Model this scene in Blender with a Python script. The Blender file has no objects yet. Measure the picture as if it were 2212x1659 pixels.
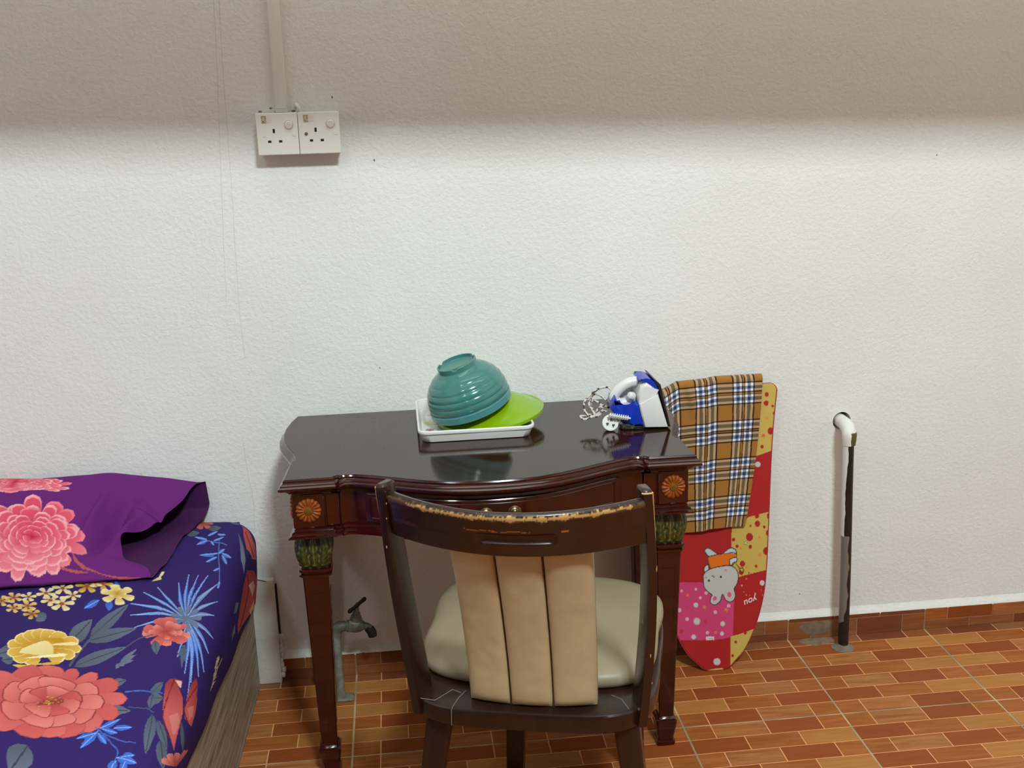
import bpy, bmesh, math, random
import numpy as np
from math import sin, cos, pi, radians, sqrt, atan2
from mathutils import Matrix, Vector, noise
random.seed(7)
C = bpy.context.scene.collection
SC = bpy.context.scene

# ------------------------------------------------------------------ camera
FOC, YAW, PIT, ROL = 2365.5, 0.1021, 0.2587, -0.0289
CAM = Vector((-0.9289, -2.4303, 1.3517))
_f = Vector((sin(YAW)*cos(PIT), cos(YAW)*cos(PIT), -sin(PIT)))
_r0 = Vector((cos(YAW), -sin(YAW), 0)); _u0 = _r0.cross(_f)
_r = cos(ROL)*_r0 + sin(ROL)*_u0
_u = -sin(ROL)*_r0 + cos(ROL)*_u0
cam = bpy.data.cameras.new('camera'); co = bpy.data.objects.new('camera', cam); C.objects.link(co)
cam.sensor_fit = 'HORIZONTAL'; cam.sensor_width = 36.0; cam.lens = FOC/2212*36.0
cam.clip_start = 0.05
co.matrix_world = Matrix(((_r.x, _u.x, -_f.x, CAM.x), (_r.y, _u.y, -_f.y, CAM.y), (_r.z, _u.z, -_f.z, CAM.z), (0, 0, 0, 1)))
SC.camera = co
# ------------------------------------------------------------------ light
w = bpy.data.worlds.new('world'); SC.world = w; w.use_nodes = True
w.node_tree.nodes['Background'].inputs[0].default_value = (0.9, 0.8, 0.7, 1)
w.node_tree.nodes['Background'].inputs[1].default_value = 0.05
SC.view_settings.view_transform = 'Standard'; SC.view_settings.look = 'None'
SC.view_settings.gamma = 1.0; SC.view_settings.use_curve_mapping = False
SC.view_settings.exposure = 0.0
def area(name, loc, target, sx, sy, power, col):
    l = bpy.data.lights.new(name, 'AREA'); l.shape = 'RECTANGLE'; l.size = sx; l.size_y = sy
    l.energy = power; l.color = col
    o = bpy.data.objects.new(name, l); C.objects.link(o); o.location = loc
    o.rotation_euler = (Vector(target)-Vector(loc)).to_track_quat('-Z', 'Y').to_euler()
    return o
area('lamp_main', (-0.25, -3.2, 3.42), (-0.6, -0.3, 0.6), 0.50, 0.30, 113, (0.87, 1.0, 1.06))
area('lamp_second', (-2.1, -3.0, 3.3), (-1.1, -0.3, 0.6), 0.30, 0.20, 12, (0.87, 1.0, 1.06))
area('ceiling_fill', (-0.6, -0.95, 3.54), (-0.6, -0.9499, 0), 2.6, 0.9, 22, (0.90, 0.965, 0.93))  # added fill light from above, lifts the shaded upper wall

# ------------------------------------------------------------------ helpers
def lin(c):
    c = c/255.0
    return c/12.92 if c <= 0.04045 else ((c+0.055)/1.055)**2.4
def L3(*c): return tuple(lin(v) for v in c)
def mat(name, rgb=(200, 200, 200), rough=0.5, metal=0.0, spec=0.5, var=0.0, vscale=8.0, bump=0.0, bscale=200.0, coat=0.0, detail=4, stretch=None):
    """procedural surface: colour with a noise variation, optional noise relief"""
    m = bpy.data.materials.new(name); m.use_nodes = True
    nt = m.node_tree; b = nt.nodes['Principled BSDF']
    b.inputs['Roughness'].default_value = rough; b.inputs['Metallic'].default_value = metal
    b.inputs['Specular IOR Level'].default_value = spec
    if coat: b.inputs['Coat Weight'].default_value = coat; b.inputs['Coat Roughness'].default_value = 0.06
    col = L3(*rgb)
    tc = nt.nodes.new('ShaderNodeTexCoord'); src = tc.outputs['Object']
    if stretch:
        mp = nt.nodes.new('ShaderNodeMapping'); mp.inputs['Scale'].default_value = stretch
        nt.links.new(src, mp.inputs[0]); src = mp.outputs[0]
    n = nt.nodes.new('ShaderNodeTexNoise'); n.inputs['Scale'].default_value = vscale; n.inputs['Detail'].default_value = detail
    nt.links.new(src, n.inputs['Vector'])
    r = nt.nodes.new('ShaderNodeValToRGB')
    r.color_ramp.elements[0].position = 0.3; r.color_ramp.elements[1].position = 0.7
    r.color_ramp.elements[0].color = tuple(max(0, v*(1-var)) for v in col)+(1,)
    r.color_ramp.elements[1].color = tuple(min(1, v*(1+var)) for v in col)+(1,)
    nt.links.new(n.outputs['Fac'], r.inputs[0]); nt.links.new(r.outputs[0], b.inputs['Base Color'])
    if bump:
        n2 = nt.nodes.new('ShaderNodeTexNoise'); n2.inputs['Scale'].default_value = bscale; n2.inputs['Detail'].default_value = 3
        nt.links.new(src, n2.inputs['Vector'])
        bp = nt.nodes.new('ShaderNodeBump'); bp.inputs['Strength'].default_value = bump; bp.inputs['Distance'].default_value = 0.002
        nt.links.new(n2.outputs['Fac'], bp.inputs['Height']); nt.links.new(bp.outputs[0], b.inputs['Normal'])
    return m
def attr_mat(name, attr='print', rough=0.8, spec=0.3, bump=0.0, bscale=900.0, coat=0.0, sheen=0.0):
    m = bpy.data.materials.new(name); m.use_nodes = True
    nt = m.node_tree; b = nt.nodes['Principled BSDF']
    b.inputs['Roughness'].default_value = rough; b.inputs['Specular IOR Level'].default_value = spec
    b.inputs['Coat Weight'].default_value = coat; b.inputs['Sheen Weight'].default_value = sheen
    a = nt.nodes.new('ShaderNodeVertexColor'); a.layer_name = attr
    tc = nt.nodes.new('ShaderNodeTexCoord')
    n = nt.nodes.new('ShaderNodeTexNoise'); n.inputs['Scale'].default_value = bscale
    nt.links.new(tc.outputs['Object'], n.inputs['Vector'])
    mx = nt.nodes.new('ShaderNodeMix'); mx.data_type = 'RGBA'; mx.blend_type = 'MULTIPLY'; mx.inputs[0].default_value = 0.12
    nt.links.new(a.outputs[0], mx.inputs[6]); nt.links.new(n.outputs['Color'], mx.inputs[7])
    nt.links.new(mx.outputs[2], b.inputs['Base Color'])
    if bump:
        bp = nt.nodes.new('ShaderNodeBump'); bp.inputs['Strength'].default_value = bump; bp.inputs['Distance'].default_value = 0.001
        nt.links.new(n.outputs['Fac'], bp.inputs['Height']); nt.links.new(bp.outputs[0], b.inputs['Normal'])
    return m
def link(name, me, m=None, parent=None, smooth=False, angle=None):
    o = bpy.data.objects.new(name, me); C.objects.link(o)
    if m is not None and not me.materials: me.materials.append(m)
    if smooth:
        me.shade_smooth()
        if angle is not None: me.set_sharp_from_angle(angle=radians(angle))
    if parent is not None:
        o.parent = parent; o.matrix_parent_inverse = PM(parent).inverted()
    return o
def PM(o):
    mw = o.matrix_basis.copy()
    if o.parent is not None: mw = PM(o.parent) @ o.matrix_parent_inverse @ mw
    return mw
def mk(name, v, f, m=None, parent=None, smooth=False, angle=None):
    me = bpy.data.meshes.new(name); me.from_pydata([tuple(p) for p in v], [], f); me.validate(); me.update()
    bm = bmesh.new(); bm.from_mesh(me); bmesh.ops.recalc_face_normals(bm, faces=bm.faces); bm.to_mesh(me); bm.free()
    return link(name, me, m, parent, smooth, angle)
def bmo(name, bm, m=None, parent=None, smooth=False, angle=None):
    bmesh.ops.recalc_face_normals(bm, faces=bm.faces)
    me = bpy.data.meshes.new(name); bm.to_mesh(me); bm.free()
    return link(name, me, m, parent, smooth, angle)
def add_box(bm, x0, x1, y0, y1, z0, z1, bev=0.0, seg=2, M=None):
    vs = [bm.verts.new((x, y, z)) for x in (x0, x1) for y in (y0, y1) for z in (z0, z1)]
    F = [(0, 1, 3, 2), (4, 6, 7, 5), (0, 4, 5, 1), (2, 3, 7, 6), (0, 2, 6, 4), (1, 5, 7, 3)]
    fs = [bm.faces.new([vs[i] for i in q]) for q in F]
    if bev:
        es = list({e for f in fs for e in f.edges})
        g = bmesh.ops.bevel(bm, geom=es, offset=bev, segments=seg, profile=0.5, affect='EDGES')
        vs = list({v for f in g['faces'] for v in f.verts} | {v for v in vs if v.is_valid})
    if M is not None: bmesh.ops.transform(bm, matrix=M, verts=[v for v in vs if v.is_valid])
def box(name, x0, x1, y0, y1, z0, z1, m, parent=None, bev=0.0, seg=2):
    bm = bmesh.new(); add_box(bm, x0, x1, y0, y1, z0, z1, bev, seg)
    return bmo(name, bm, m, parent, smooth=bev > 0, angle=40)
def stack(name, rings, m, parent=None, cap0=True, cap1=True, smooth=True, angle=35):
    """skin a list of equally long closed rings"""
    n = len(rings[0]); v = [tuple(p) for r in rings for p in r]; f = []
    for i in range(len(rings)-1):
        for j in range(n):
            k = (j+1) % n
            f.append((i*n+j, i*n+k, (i+1)*n+k, (i+1)*n+j))
    if cap0: f.append(tuple(range(n))[::-1])
    if cap1: f.append(tuple((len(rings)-1)*n+j for j in range(n)))
    return mk(name, v, f, m, parent, smooth, angle)
def lathe_rings(prof, M=Matrix(), seg=32, a0=0.0):
    return [[M @ Vector((r*cos(a0+2*pi*j/seg), r*sin(a0+2*pi*j/seg), z)) for j in range(seg)] for r, z in prof]
def lathe(name, prof, m, parent=None, M=Matrix(), seg=32, cap0=True, cap1=True, angle=35):
    return stack(name, lathe_rings(prof, M, seg), m, parent, cap0, cap1, True, angle)
def tube_rings(pts, rad, seg=12, up=Vector((0, 0, 1))):
    pts = [Vector(p) for p in pts]; out = []; prevx = None
    for i, p in enumerate(pts):
        t = (pts[min(i+1, len(pts)-1)]-pts[max(i-1, 0)]).normalized()
        x = prevx if prevx is not None else (up.cross(t) if abs(up.dot(t)) < 0.95 else Vector((1, 0, 0)).cross(t))
        x = (x-t*x.dot(t)).normalized(); y = t.cross(x); prevx = x
        r = rad[i] if isinstance(rad, (list, tuple)) else rad
        out.append([p+r*(cos(2*pi*j/seg)*x+sin(2*pi*j/seg)*y) for j in range(seg)])
    return out
def tube(name, pts, rad, m, parent=None, seg=12, angle=50):
    return stack(name, tube_rings(pts, rad, seg), m, parent, angle=angle)
def spline(P, n=8, closed=False):
    P = [Vector(p) for p in P]; N = len(P); out = []
    for i in range(N if closed else N-1):
        g = lambda k: P[k % N] if closed else P[min(max(k, 0), N-1)]
        a, b, c, d = g(i-1), g(i), g(i+1), g(i+2)
        for s in range(n):
            t = s/n
            out.append(0.5*((2*b)+(c-a)*t+(2*a-5*b+4*c-d)*t*t+(3*b-a-3*c+d)*t**3))
    if not closed: out.append(P[-1])
    return out
def offset_poly(P, d):
    """offset a closed counter-clockwise 2D polygon outwards by d, mitred"""
    n = len(P); out = []
    for i in range(n):
        a, b, c = Vector(P[i-1][:2]), Vector(P[i][:2]), Vector(P[(i+1) % n][:2])
        e1, e2 = (b-a).normalized(), (c-b).normalized()
        n1, n2 = Vector((e1.y, -e1.x)), Vector((e2.y, -e2.x))
        nn = n1+n2
        nn = nn/max(nn.length_squared/2, 0.5)
        out.append((b.x+nn.x*d, b.y+nn.y*d))
    return out
def thing(name, label, cat, loc=(0, 0, 0), group=None):
    o = bpy.data.objects.new(name, None); C.objects.link(o); o.location = loc; o.empty_display_size = 0.05
    return tag(o, label, cat, group)
def tag(o, label, cat, group=None):
    o['label'] = label; o['category'] = cat
    if group: o['group'] = group
    return o
def struct(o): o['kind'] = 'structure'; return o
def copy_tree(o, parent=None):
    c = o.copy(); C.objects.link(c)
    if parent is not None: c.parent = parent
    for ch in list(o.children): copy_tree(ch, c)
    return c
def grid_mesh(name, pos, m, parent=None, wrap_u=False, wrap_v=False, smooth=True):
    """pos: (nu, nv, 3) array"""
    nu, nv = pos.shape[:2]; idx = np.arange(nu*nv).reshape(nu, nv)
    a = idx if not wrap_u else np.vstack([idx, idx[:1]])
    if wrap_v: a = np.hstack([a, a[:, :1]])
    q = np.stack([a[:-1, :-1], a[1:, :-1], a[1:, 1:], a[:-1, 1:]], -1).reshape(-1, 4)
    me = bpy.data.meshes.new(name)
    me.vertices.add(nu*nv); me.vertices.foreach_set('co', pos.reshape(-1).astype(np.float32))
    me.loops.add(q.size); me.loops.foreach_set('vertex_index', q.reshape(-1).astype(np.int32))
    me.polygons.add(len(q)); me.polygons.foreach_set('loop_start', (np.arange(len(q))*4).astype(np.int32))
    me.update(calc_edges=True)
    return link(name, me, m, parent, smooth)
def set_print(o, rgb, name='print'):
    a = o.data.color_attributes.new(name, 'FLOAT_COLOR', 'POINT')
    c = np.ones((len(rgb), 4), np.float32); x = np.clip(np.asarray(rgb)/255.0, 0, 1)
    c[:, :3] = np.where(x <= 0.04045, x/12.92, ((x+0.055)/1.055)**2.4)
    a.data.foreach_set('color', c.reshape(-1))
def fbm(P, s, seed=0.0):
    return np.array([noise.noise(Vector((p[0]*s+seed, p[1]*s-seed, p[2]*s+2*seed))) for p in P])
# flat print on cloth and board: polygons painted over the vertices of a fine mesh, in the surface's own metres
class Print:
    def __init__(s, uv, base):
        s.uv = uv; s.rgb = np.tile(np.array(base, float), (len(uv), 1))
        s.order = np.argsort(uv[:, 1]); s.sv = uv[s.order, 1]
    def poly(s, P, c0, c1=None, a=None, b=None, gamma=1.0):
        P = np.array(P, float)
        i0, i1 = np.searchsorted(s.sv, [P[:, 1].min(), P[:, 1].max()])
        k = s.order[i0:i1]
        if not len(k): return
        x, y = s.uv[k, 0], s.uv[k, 1]
        q = (x >= P[:, 0].min()) & (x <= P[:, 0].max()); k = k[q]; x = x[q]; y = y[q]
        if not len(k): return
        ins = np.zeros(len(k), bool); n = len(P); j = n-1
        for i in range(n):
            xi, yi, xj, yj = P[i, 0], P[i, 1], P[j, 0], P[j, 1]
            if yi != yj: ins ^= ((yi > y) != (yj > y)) & (x < (xj-xi)*(y-yi)/(yj-yi)+xi)
            j = i
        k = k[ins]
        if not len(k): return
        if c1 is None: s.rgb[k] = c0
        else:
            a = np.array(a, float); b = np.array(b, float); d = b-a
            t = np.clip(((s.uv[k]-a) @ d)/max(d @ d, 1e-12), 0, 1)**gamma
            s.rgb[k] = np.array(c0)*(1-t[:, None])+np.array(c1)*t[:, None]
def ray(px, py):
    return _f+_r*((px-1106)/FOC)-_u*((py-829.5)/FOC)
def on_plane(px, py, p0, n):
    d = ray(px, py); p0 = Vector(p0); n = Vector(n)
    return CAM+d*((p0-CAM).dot(n)/d.dot(n))

# ------------------------------------------------------------------ the setting
T = 0.36; ROW = T/7; BRK = T/3; Y0 = -6.862*ROW          # floor tile, its printed brick rows, first joint
XL, XR, YF, ZC = -3.3, 1.9, -4.5, 3.6
def wall_mat():
    m = bpy.data.materials.new('rough_white_plaster'); m.use_nodes = True
    nt = m.node_tree; b = nt.nodes['Principled BSDF']; b.inputs['Roughness'].default_value = 0.62
    b.inputs['Specular IOR Level'].default_value = 0.3
    tc = nt.nodes.new('ShaderNodeTexCoord')
    def nz(s, d, ro=0.5):
        n = nt.nodes.new('ShaderNodeTexNoise'); n.inputs['Scale'].default_value = s; n.inputs['Detail'].default_value = d
        n.inputs['Roughness'].default_value = ro
        nt.links.new(tc.outputs['Object'], n.inputs['Vector']); return n
    big = nz(1.8, 5, 0.6); r = nt.nodes.new('ShaderNodeValToRGB')
    r.color_ramp.elements[0].position = 0.35; r.color_ramp.elements[1].position = 0.65
    r.color_ramp.elements[0].color = L3(226, 224, 216)+(1,); r.color_ramp.elements[1].color = L3(232, 231, 226)+(1,)
    nt.links.new(big.outputs['Fac'], r.inputs[0]); nt.links.new(r.outputs[0], b.inputs['Base Color'])
    a, c, e = nz(105, 2), nz(240, 2), nz(14, 3)
    def math_(op, x, y):
        n = nt.nodes.new('ShaderNodeMath'); n.operation = op
        for i, v in enumerate((x, y)):
            if isinstance(v, (int, float)): n.inputs[i].default_value = v
            else: nt.links.new(v, n.inputs[i])
        return n.outputs[0]
    h = math_('ADD', math_('MULTIPLY', a.outputs['Fac'], 1.0), math_('ADD', math_('MULTIPLY', c.outputs['Fac'], 0.35), math_('MULTIPLY', e.outputs['Fac'], 0.9)))
    bp = nt.nodes.new('ShaderNodeBump'); bp.inputs['Strength'].default_value = 0.42; bp.inputs['Distance'].default_value = 0.0036
    nt.links.new(h, bp.inputs['Height']); nt.links.new(bp.outputs[0], b.inputs['Normal'])
    return m
M_WALL = wall_mat()
M_PLAIN = mat('plain_white_paint', (232, 228, 220), 0.8, var=0.02, vscale=2)
M_PLASTER = mat('bare_plaster', (222, 220, 208), 0.8, var=0.08, vscale=22, bump=0.6, bscale=120)
M_GAP = mat('dark_gap', (46, 36, 30), 0.9, var=0.3, vscale=40)  # dark tone for the hole, the joint and the wire
M_CEMENT = mat('rough_cement', (120, 112, 98), 0.9, var=0.25, vscale=60, bump=0.8, bscale=220)
wb = box('wall_back', XL, XR, 0, 0.12, 0, ZC, M_WALL); struct(wb)
HOLE = (0.1165, 0.568)
cut = lathe('cut', [(0.0225, -0.06), (0.0225, 0.05)], None, None, Matrix.Translation((HOLE[0], 0, HOLE[1])) @ Matrix.Rotation(pi/2, 4, 'X'), 28)
md = wb.modifiers.new('hole', 'BOOLEAN'); md.object = cut; md.operation = 'DIFFERENCE'; md.solver = 'EXACT'
_me = bpy.data.meshes.new_from_object(wb.evaluated_get(bpy.context.evaluated_depsgraph_get()))
wb.modifiers.clear(); wb.data = _me; bpy.data.objects.remove(cut)
box('hole_lining', HOLE[0]-0.022, HOLE[0]+0.022, 0.045, 0.06, HOLE[1]-0.022, HOLE[1]+0.022, M_GAP, wb)
struct(box('wall_left', XL-0.1, XL, YF, 0.12, 0, ZC, M_PLAIN)); struct(box('wall_right', XR, XR+0.1, YF, 0.12, 0, ZC, M_PLAIN))
struct(box('wall_front', XL, XR, YF-0.1, YF, 0, ZC, mat('darkened_front_wall', (84, 74, 62), 0.7, var=0.1, vscale=3))); struct(box('ceiling', XL, XR, YF, 0.12, ZC, ZC+0.1, M_PLAIN))  # unseen front wall coloured dark to darken reflections in the varnish
# unseen ledge added overhead to cast the shadow on the upper wall
_zl = lambda x: 1.778-0.021*(x+0.7)
struct(mk('shadow_ledge', [(x, y, _zl(x)+d) for x in (XL, XR) for y in (-0.78, -0.62) for d in (0, 0.7)],
          [(0, 1, 3, 2), (4, 6, 7, 5), (0, 4, 5, 1), (2, 3, 7, 6), (0, 2, 6, 4), (1, 5, 7, 3)], M_PLAIN))
# hairline cracks in the plaster
M_CRACK = mat('crack_grey', (196, 192, 184), 0.9, var=0.1)
for pts in ([(-1.273, 1.57), (-1.279, 1.42), (-1.286, 1.30), (-1.300, 1.05), (-1.306, 0.92)],
            [(-1.262, 1.57), (-1.268, 1.40), (-1.272, 1.18), (-1.279, 0.94), (-1.277, 0.80)],
            [(-1.300, 0.62), (-1.294, 0.52), (-1.288, 0.45), (-1.293, 0.38)]):
    P = [Vector((x+0.0015*noise.noise(Vector((x*30, z*40, 1))), 0.0001, z)) for x, _, z in spline([(a, 0, b) for a, b in pts], 10)]
    tube('crack', P, 0.00045, M_CRACK, wb, 5)
# plaster chips and nail holes
for x, z, s in ((-1.046, 1.356, 0.004), (-0.965, 1.222, 0.004), (0.31, 1.19, 0.003), (0.03, 0.12, 0.003), (-0.98, 0.76, 0.003), (-0.93, 0.55, 0.003)):
    lathe('wall_mark', [(s, -0.0008), (s*0.5, 0.0006)], M_CEMENT, wb, Matrix.Translation((x, 0, z)) @ Matrix.Rotation(pi/2, 4, 'X') @ Matrix.Diagonal((0.6, 1, 1, 1)), 8)

def brick_mat(name, rgb, rgb2, sx=9, sy=90, ramp=(0.3, 0.75), rough=0.42):
    m = bpy.data.materials.new(name); m.use_nodes = True
    nt = m.node_tree; b = nt.nodes['Principled BSDF']; b.inputs['Roughness'].default_value = rough
    b.inputs['Specular IOR Level'].default_value = 0.12
    tc = nt.nodes.new('ShaderNodeTexCoord'); oi = nt.nodes.new('ShaderNodeObjectInfo')
    mp = nt.nodes.new('ShaderNodeMapping'); mp.inputs['Scale'].default_value = (sx, sy, sy)
    nt.links.new(tc.outputs['Object'], mp.inputs[0])
    cx = nt.nodes.new('ShaderNodeVectorMath'); cx.operation = 'SCALE'; cx.inputs[3].default_value = 40
    nt.links.new(oi.outputs['Location'], cx.inputs[0])
    ad = nt.nodes.new('ShaderNodeVectorMath'); ad.operation = 'ADD'
    nt.links.new(mp.outputs[0], ad.inputs[0]); nt.links.new(cx.outputs[0], ad.inputs[1])
    n = nt.nodes.new('ShaderNodeTexNoise'); n.inputs['Scale'].default_value = 1.0; n.inputs['Detail'].default_value = 4
    n.inputs['Distortion'].default_value = 0.8
    nt.links.new(ad.outputs[0], n.inputs['Vector'])
    r = nt.nodes.new('ShaderNodeValToRGB')
    r.color_ramp.elements[0].position, r.color_ramp.elements[1].position = ramp
    r.color_ramp.elements[0].color = L3(*rgb)+(1,); r.color_ramp.elements[1].color = L3(*rgb2)+(1,)
    nt.links.new(n.outputs['Fac'], r.inputs[0])
    hs = nt.nodes.new('ShaderNodeHueSaturation')
    mr = nt.nodes.new('ShaderNodeMapRange'); mr.inputs[3].default_value = 0.92; mr.inputs[4].default_value = 1.06
    nt.links.new(oi.outputs['Random'], mr.inputs[0]); nt.links.new(mr.outputs[0], hs.inputs['Value'])
    nt.links.new(r.outputs[0], hs.inputs['Color']); nt.links.new(hs.outputs[0], b.inputs['Base Color'])
    return m
M_BR = {'d': brick_mat('brick_dark', (140, 70, 30), (148, 79, 38)), 'm': brick_mat('brick_mid', (146, 79, 32), (172, 104, 54)),
        's': brick_mat('brick_streaked', (150, 86, 42), (184, 122, 74)), 'l': brick_mat('brick_light', (168, 108, 52), (182, 124, 68))}
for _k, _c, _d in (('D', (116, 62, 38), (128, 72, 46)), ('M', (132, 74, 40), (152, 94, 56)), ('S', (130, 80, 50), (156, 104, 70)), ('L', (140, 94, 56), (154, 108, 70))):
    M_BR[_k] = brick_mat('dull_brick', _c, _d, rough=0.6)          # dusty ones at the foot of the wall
def floor_mat():
    m = mat('floor_grout', (232, 164, 112), 0.6, var=0.08, vscale=14)
    nt = m.node_tree; b = nt.nodes['Principled BSDF']; old = b.inputs['Base Color'].links[0].from_socket
    tc = nt.nodes.new('ShaderNodeTexCoord'); sp = nt.nodes.new('ShaderNodeSeparateXYZ'); nt.links.new(tc.outputs['Object'], sp.inputs[0])
    def mt(op, a, v):
        n = nt.nodes.new('ShaderNodeMath'); n.operation = op
        for i, q in enumerate((a, v)):
            if isinstance(q, (int, float)): n.inputs[i].default_value = q
            else: nt.links.new(q, n.inputs[i])
        return n.outputs[0]
    def near(s, o):
        q = mt('FRACT', mt('DIVIDE', mt('ADD', s, o+T/2+20*T), T), 0)
        return mt('LESS_THAN', mt('ABSOLUTE', mt('SUBTRACT', q, 0.5), 0), 0.0052)
    j = mt('MAXIMUM', near(sp.outputs[0], 0), near(sp.outputs[1], -Y0))
    n = nt.nodes.new('ShaderNodeTexNoise'); n.inputs['Scale'].default_value = 9; nt.links.new(tc.outputs['Object'], n.inputs['Vector'])
    r = nt.nodes.new('ShaderNodeValToRGB'); r.color_ramp.elements[0].position = 0.4; r.color_ramp.elements[1].position = 0.6
    r.color_ramp.elements[0].color = L3(142, 132, 108)+(1,); r.color_ramp.elements[1].color = L3(196, 172, 132)+(1,)
    nt.links.new(n.outputs['Fac'], r.inputs[0])
    mx = nt.nodes.new('ShaderNodeMix'); mx.data_type = 'RGBA'
    nt.links.new(j, mx.inputs[0]); nt.links.new(old, mx.inputs[6]); nt.links.new(r.outputs[0], mx.inputs[7]); nt.links.new(mx.outputs[2], b.inputs['Base Color'])
    return m
fl = box('floor', XL, XR, YF, 0, -0.06, -0.0005, floor_mat()); struct(fl)
_bm = {}
def brick_mesh(kind, lx, ly, th, face='z'):
    key = (kind, round(lx, 4), round(ly, 4), face)
    if key not in _bm:
        bm = bmesh.new()
        if face == 'z': add_box(bm, -lx/2, lx/2, -ly/2, ly/2, -0.004, 0)
        else: add_box(bm, -lx/2, lx/2, -0.0012, 0.004, -ly/2, ly/2)
        bmesh.ops.recalc_face_normals(bm, faces=bm.faces)
        me = bpy.data.meshes.new('brick'); bm.to_mesh(me); bm.free(); me.materials.append(M_BR[kind]); _bm[key] = me
    return _bm[key]
def tile_row(r, flip):
    """brick spans (start, end, kind) across one tile; r counts from the joint nearest the camera"""
    if flip: return [(T-b, T-a, k) for a, b, k in tile_row(6-r, False)][::-1]
    if r % 2: return [(0, BRK, 'd'), (BRK, 2*BRK, 'm'), (2*BRK, T, 'l')]
    return [(0, BRK/2, 'm'), (BRK/2, 1.5*BRK, 's'), (1.5*BRK, 2.5*BRK, 'd'), (2.5*BRK, T, 'm')]
G, GJ = 0.0013, 0.0021
def lay(u, y0, rows, flip, sink):
    for r in rows:
        ya, yb = y0+r*ROW, min(y0+(r+1)*ROW, -0.0005)
        ya += GJ if r == 0 else G; yb -= GJ if r == 6 else G
        for a, b, k in tile_row(r, flip):
            xa, xb = u*T+a+(GJ if a < 1e-6 else G), u*T+b-(GJ if abs(b-T) < 1e-6 else G)
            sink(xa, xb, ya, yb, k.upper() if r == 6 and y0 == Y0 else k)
def sink_obj(xa, xb, ya, yb, k):
    o = bpy.data.objects.new('brick', brick_mesh(k, xb-xa, yb-ya, 0)); C.objects.link(o)
    o.location = ((xa+xb)/2, (ya+yb)/2, 0); o.parent = fl
FL1 = {-4: 0, -3: 1, -2: 0, -1: 1, 0: 0, 1: 1}; FL2 = {-4: 1, -3: 0, -2: 1, -1: 0, 0: 0, 1: 1}
for u in range(-4, 2):
    lay(u, Y0, range(7), FL1[u], sink_obj); lay(u, Y0-T, range(3, 7), FL2[u], sink_obj)
rest = {k: bmesh.new() for k in 'dmsl'}
for u in range(-9, 6):
    for v in range(0, 11):
        for r in range(7):
            if -4 <= u <= 1 and (v == 0 or (v == 1 and r >= 3)): continue
            if Y0-v*T+r*ROW < YF+0.05 or u*T < XL or (u+1)*T > XR: continue
            def sk(xa, xb, ya, yb, k): add_box(rest[k.lower()], xa, xb, ya, yb, -0.004, 0)
            lay(u, Y0-v*T, [r], (u*7+v*3) % 2, sk)
me = bpy.data.meshes.new('brick_field'); tot = bmesh.new()
for i, k in enumerate('dmsl'):
    t_ = bpy.data.meshes.new('t'); rest[k].to_mesh(t_); n0 = len(tot.faces); tot.from_mesh(t_); tot.faces.ensure_lookup_table()
    for f in tot.faces[n0:]: f.material_index = i
    me.materials.append(M_BR[k]); rest[k].free()
tot.to_mesh(me); tot.free()
bf = link('brick_field', me, None, fl); bf['kind'] = 'stuff'

# skirting of the same tile, its upper edge smeared with wall paint
M_SKG = mat('skirting_grout', (168, 124, 90), 0.7, var=0.2, vscale=20)
sk = box('baseboard_back', XL, XR, -0.0085, 0.0, 0.0, 0.057, M_SKG); struct(sk)
SPL = {-4: .03, -3: .024, -2: .05, -1: .021, 0: .046, 1: .025}
for u in range(-4, 2):
    s = SPL[u]
    for r, (za, zb) in enumerate(((0.0, s), (s, 0.0578))):
        for a, b, k in tile_row((u+r) % 2, u % 2):
            xa, xb = u*T+a+(GJ if a < 1e-6 else G), u*T+b-(GJ if abs(b-T) < 1e-6 else G)
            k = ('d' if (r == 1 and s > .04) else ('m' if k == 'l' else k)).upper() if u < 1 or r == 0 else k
            o = bpy.data.objects.new('brick', brick_mesh(k, xb-xa, zb-za-2*G, 0, 'y')); C.objects.link(o)
            o.location = ((xa+xb)/2, -0.0085, (za+zb)/2); o.parent = sk
# ragged lip of wall paint over the skirting's top edge
N = 700; xs = np.linspace(XL, XR, N)
pr_ = np.array([[0.0094, 0.0548], [0.0094, 0.0575], [0.0045, 0.064], [0.0, 0.075]])
pos = np.zeros((N, 4, 3))
for i, x in enumerate(xs):
    d = 0.004*noise.noise(Vector((x*22, 3, 0)))+0.002*noise.noise(Vector((x*90, 9, 0)))
    for j, (y, z) in enumerate(pr_): pos[i, j] = (x, -y, z+(d if j < 2 else d*0.4))
grid_mesh('paint_lip', pos, M_WALL, sk)
# boxed-in plaster at the wall foot beside the bed, with its open joint
tr = box('trim_1', -1.325, -1.257, -0.020, 0, 0.0, 0.268, M_PLASTER, None, 0.003); struct(tr)
box('open_joint', -1.2565, -1.2525, -0.006, 0.0, 0.075, 0.250, M_GAP, tr)
tube('loose_wire', spline([(-1.325, -0.021, 0.273), (-1.30, -0.022, 0.274), (-1.275, -0.020, 0.266), (-1.258, -0.012, 0.252)], 6), 0.0009, M_GAP, tr, 6)
bm = bmesh.new()
for k in range(9):
    z = 0.012+0.012*k; add_box(bm, -1.258+0.002*sin(k*2.1), -1.249+0.0025*sin(k*1.7), -0.018+0.001*k, 0, z, z+0.014, 0.002, 1)
bmo('plaster_crust', bm, M_PLASTER, tr, True)

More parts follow.
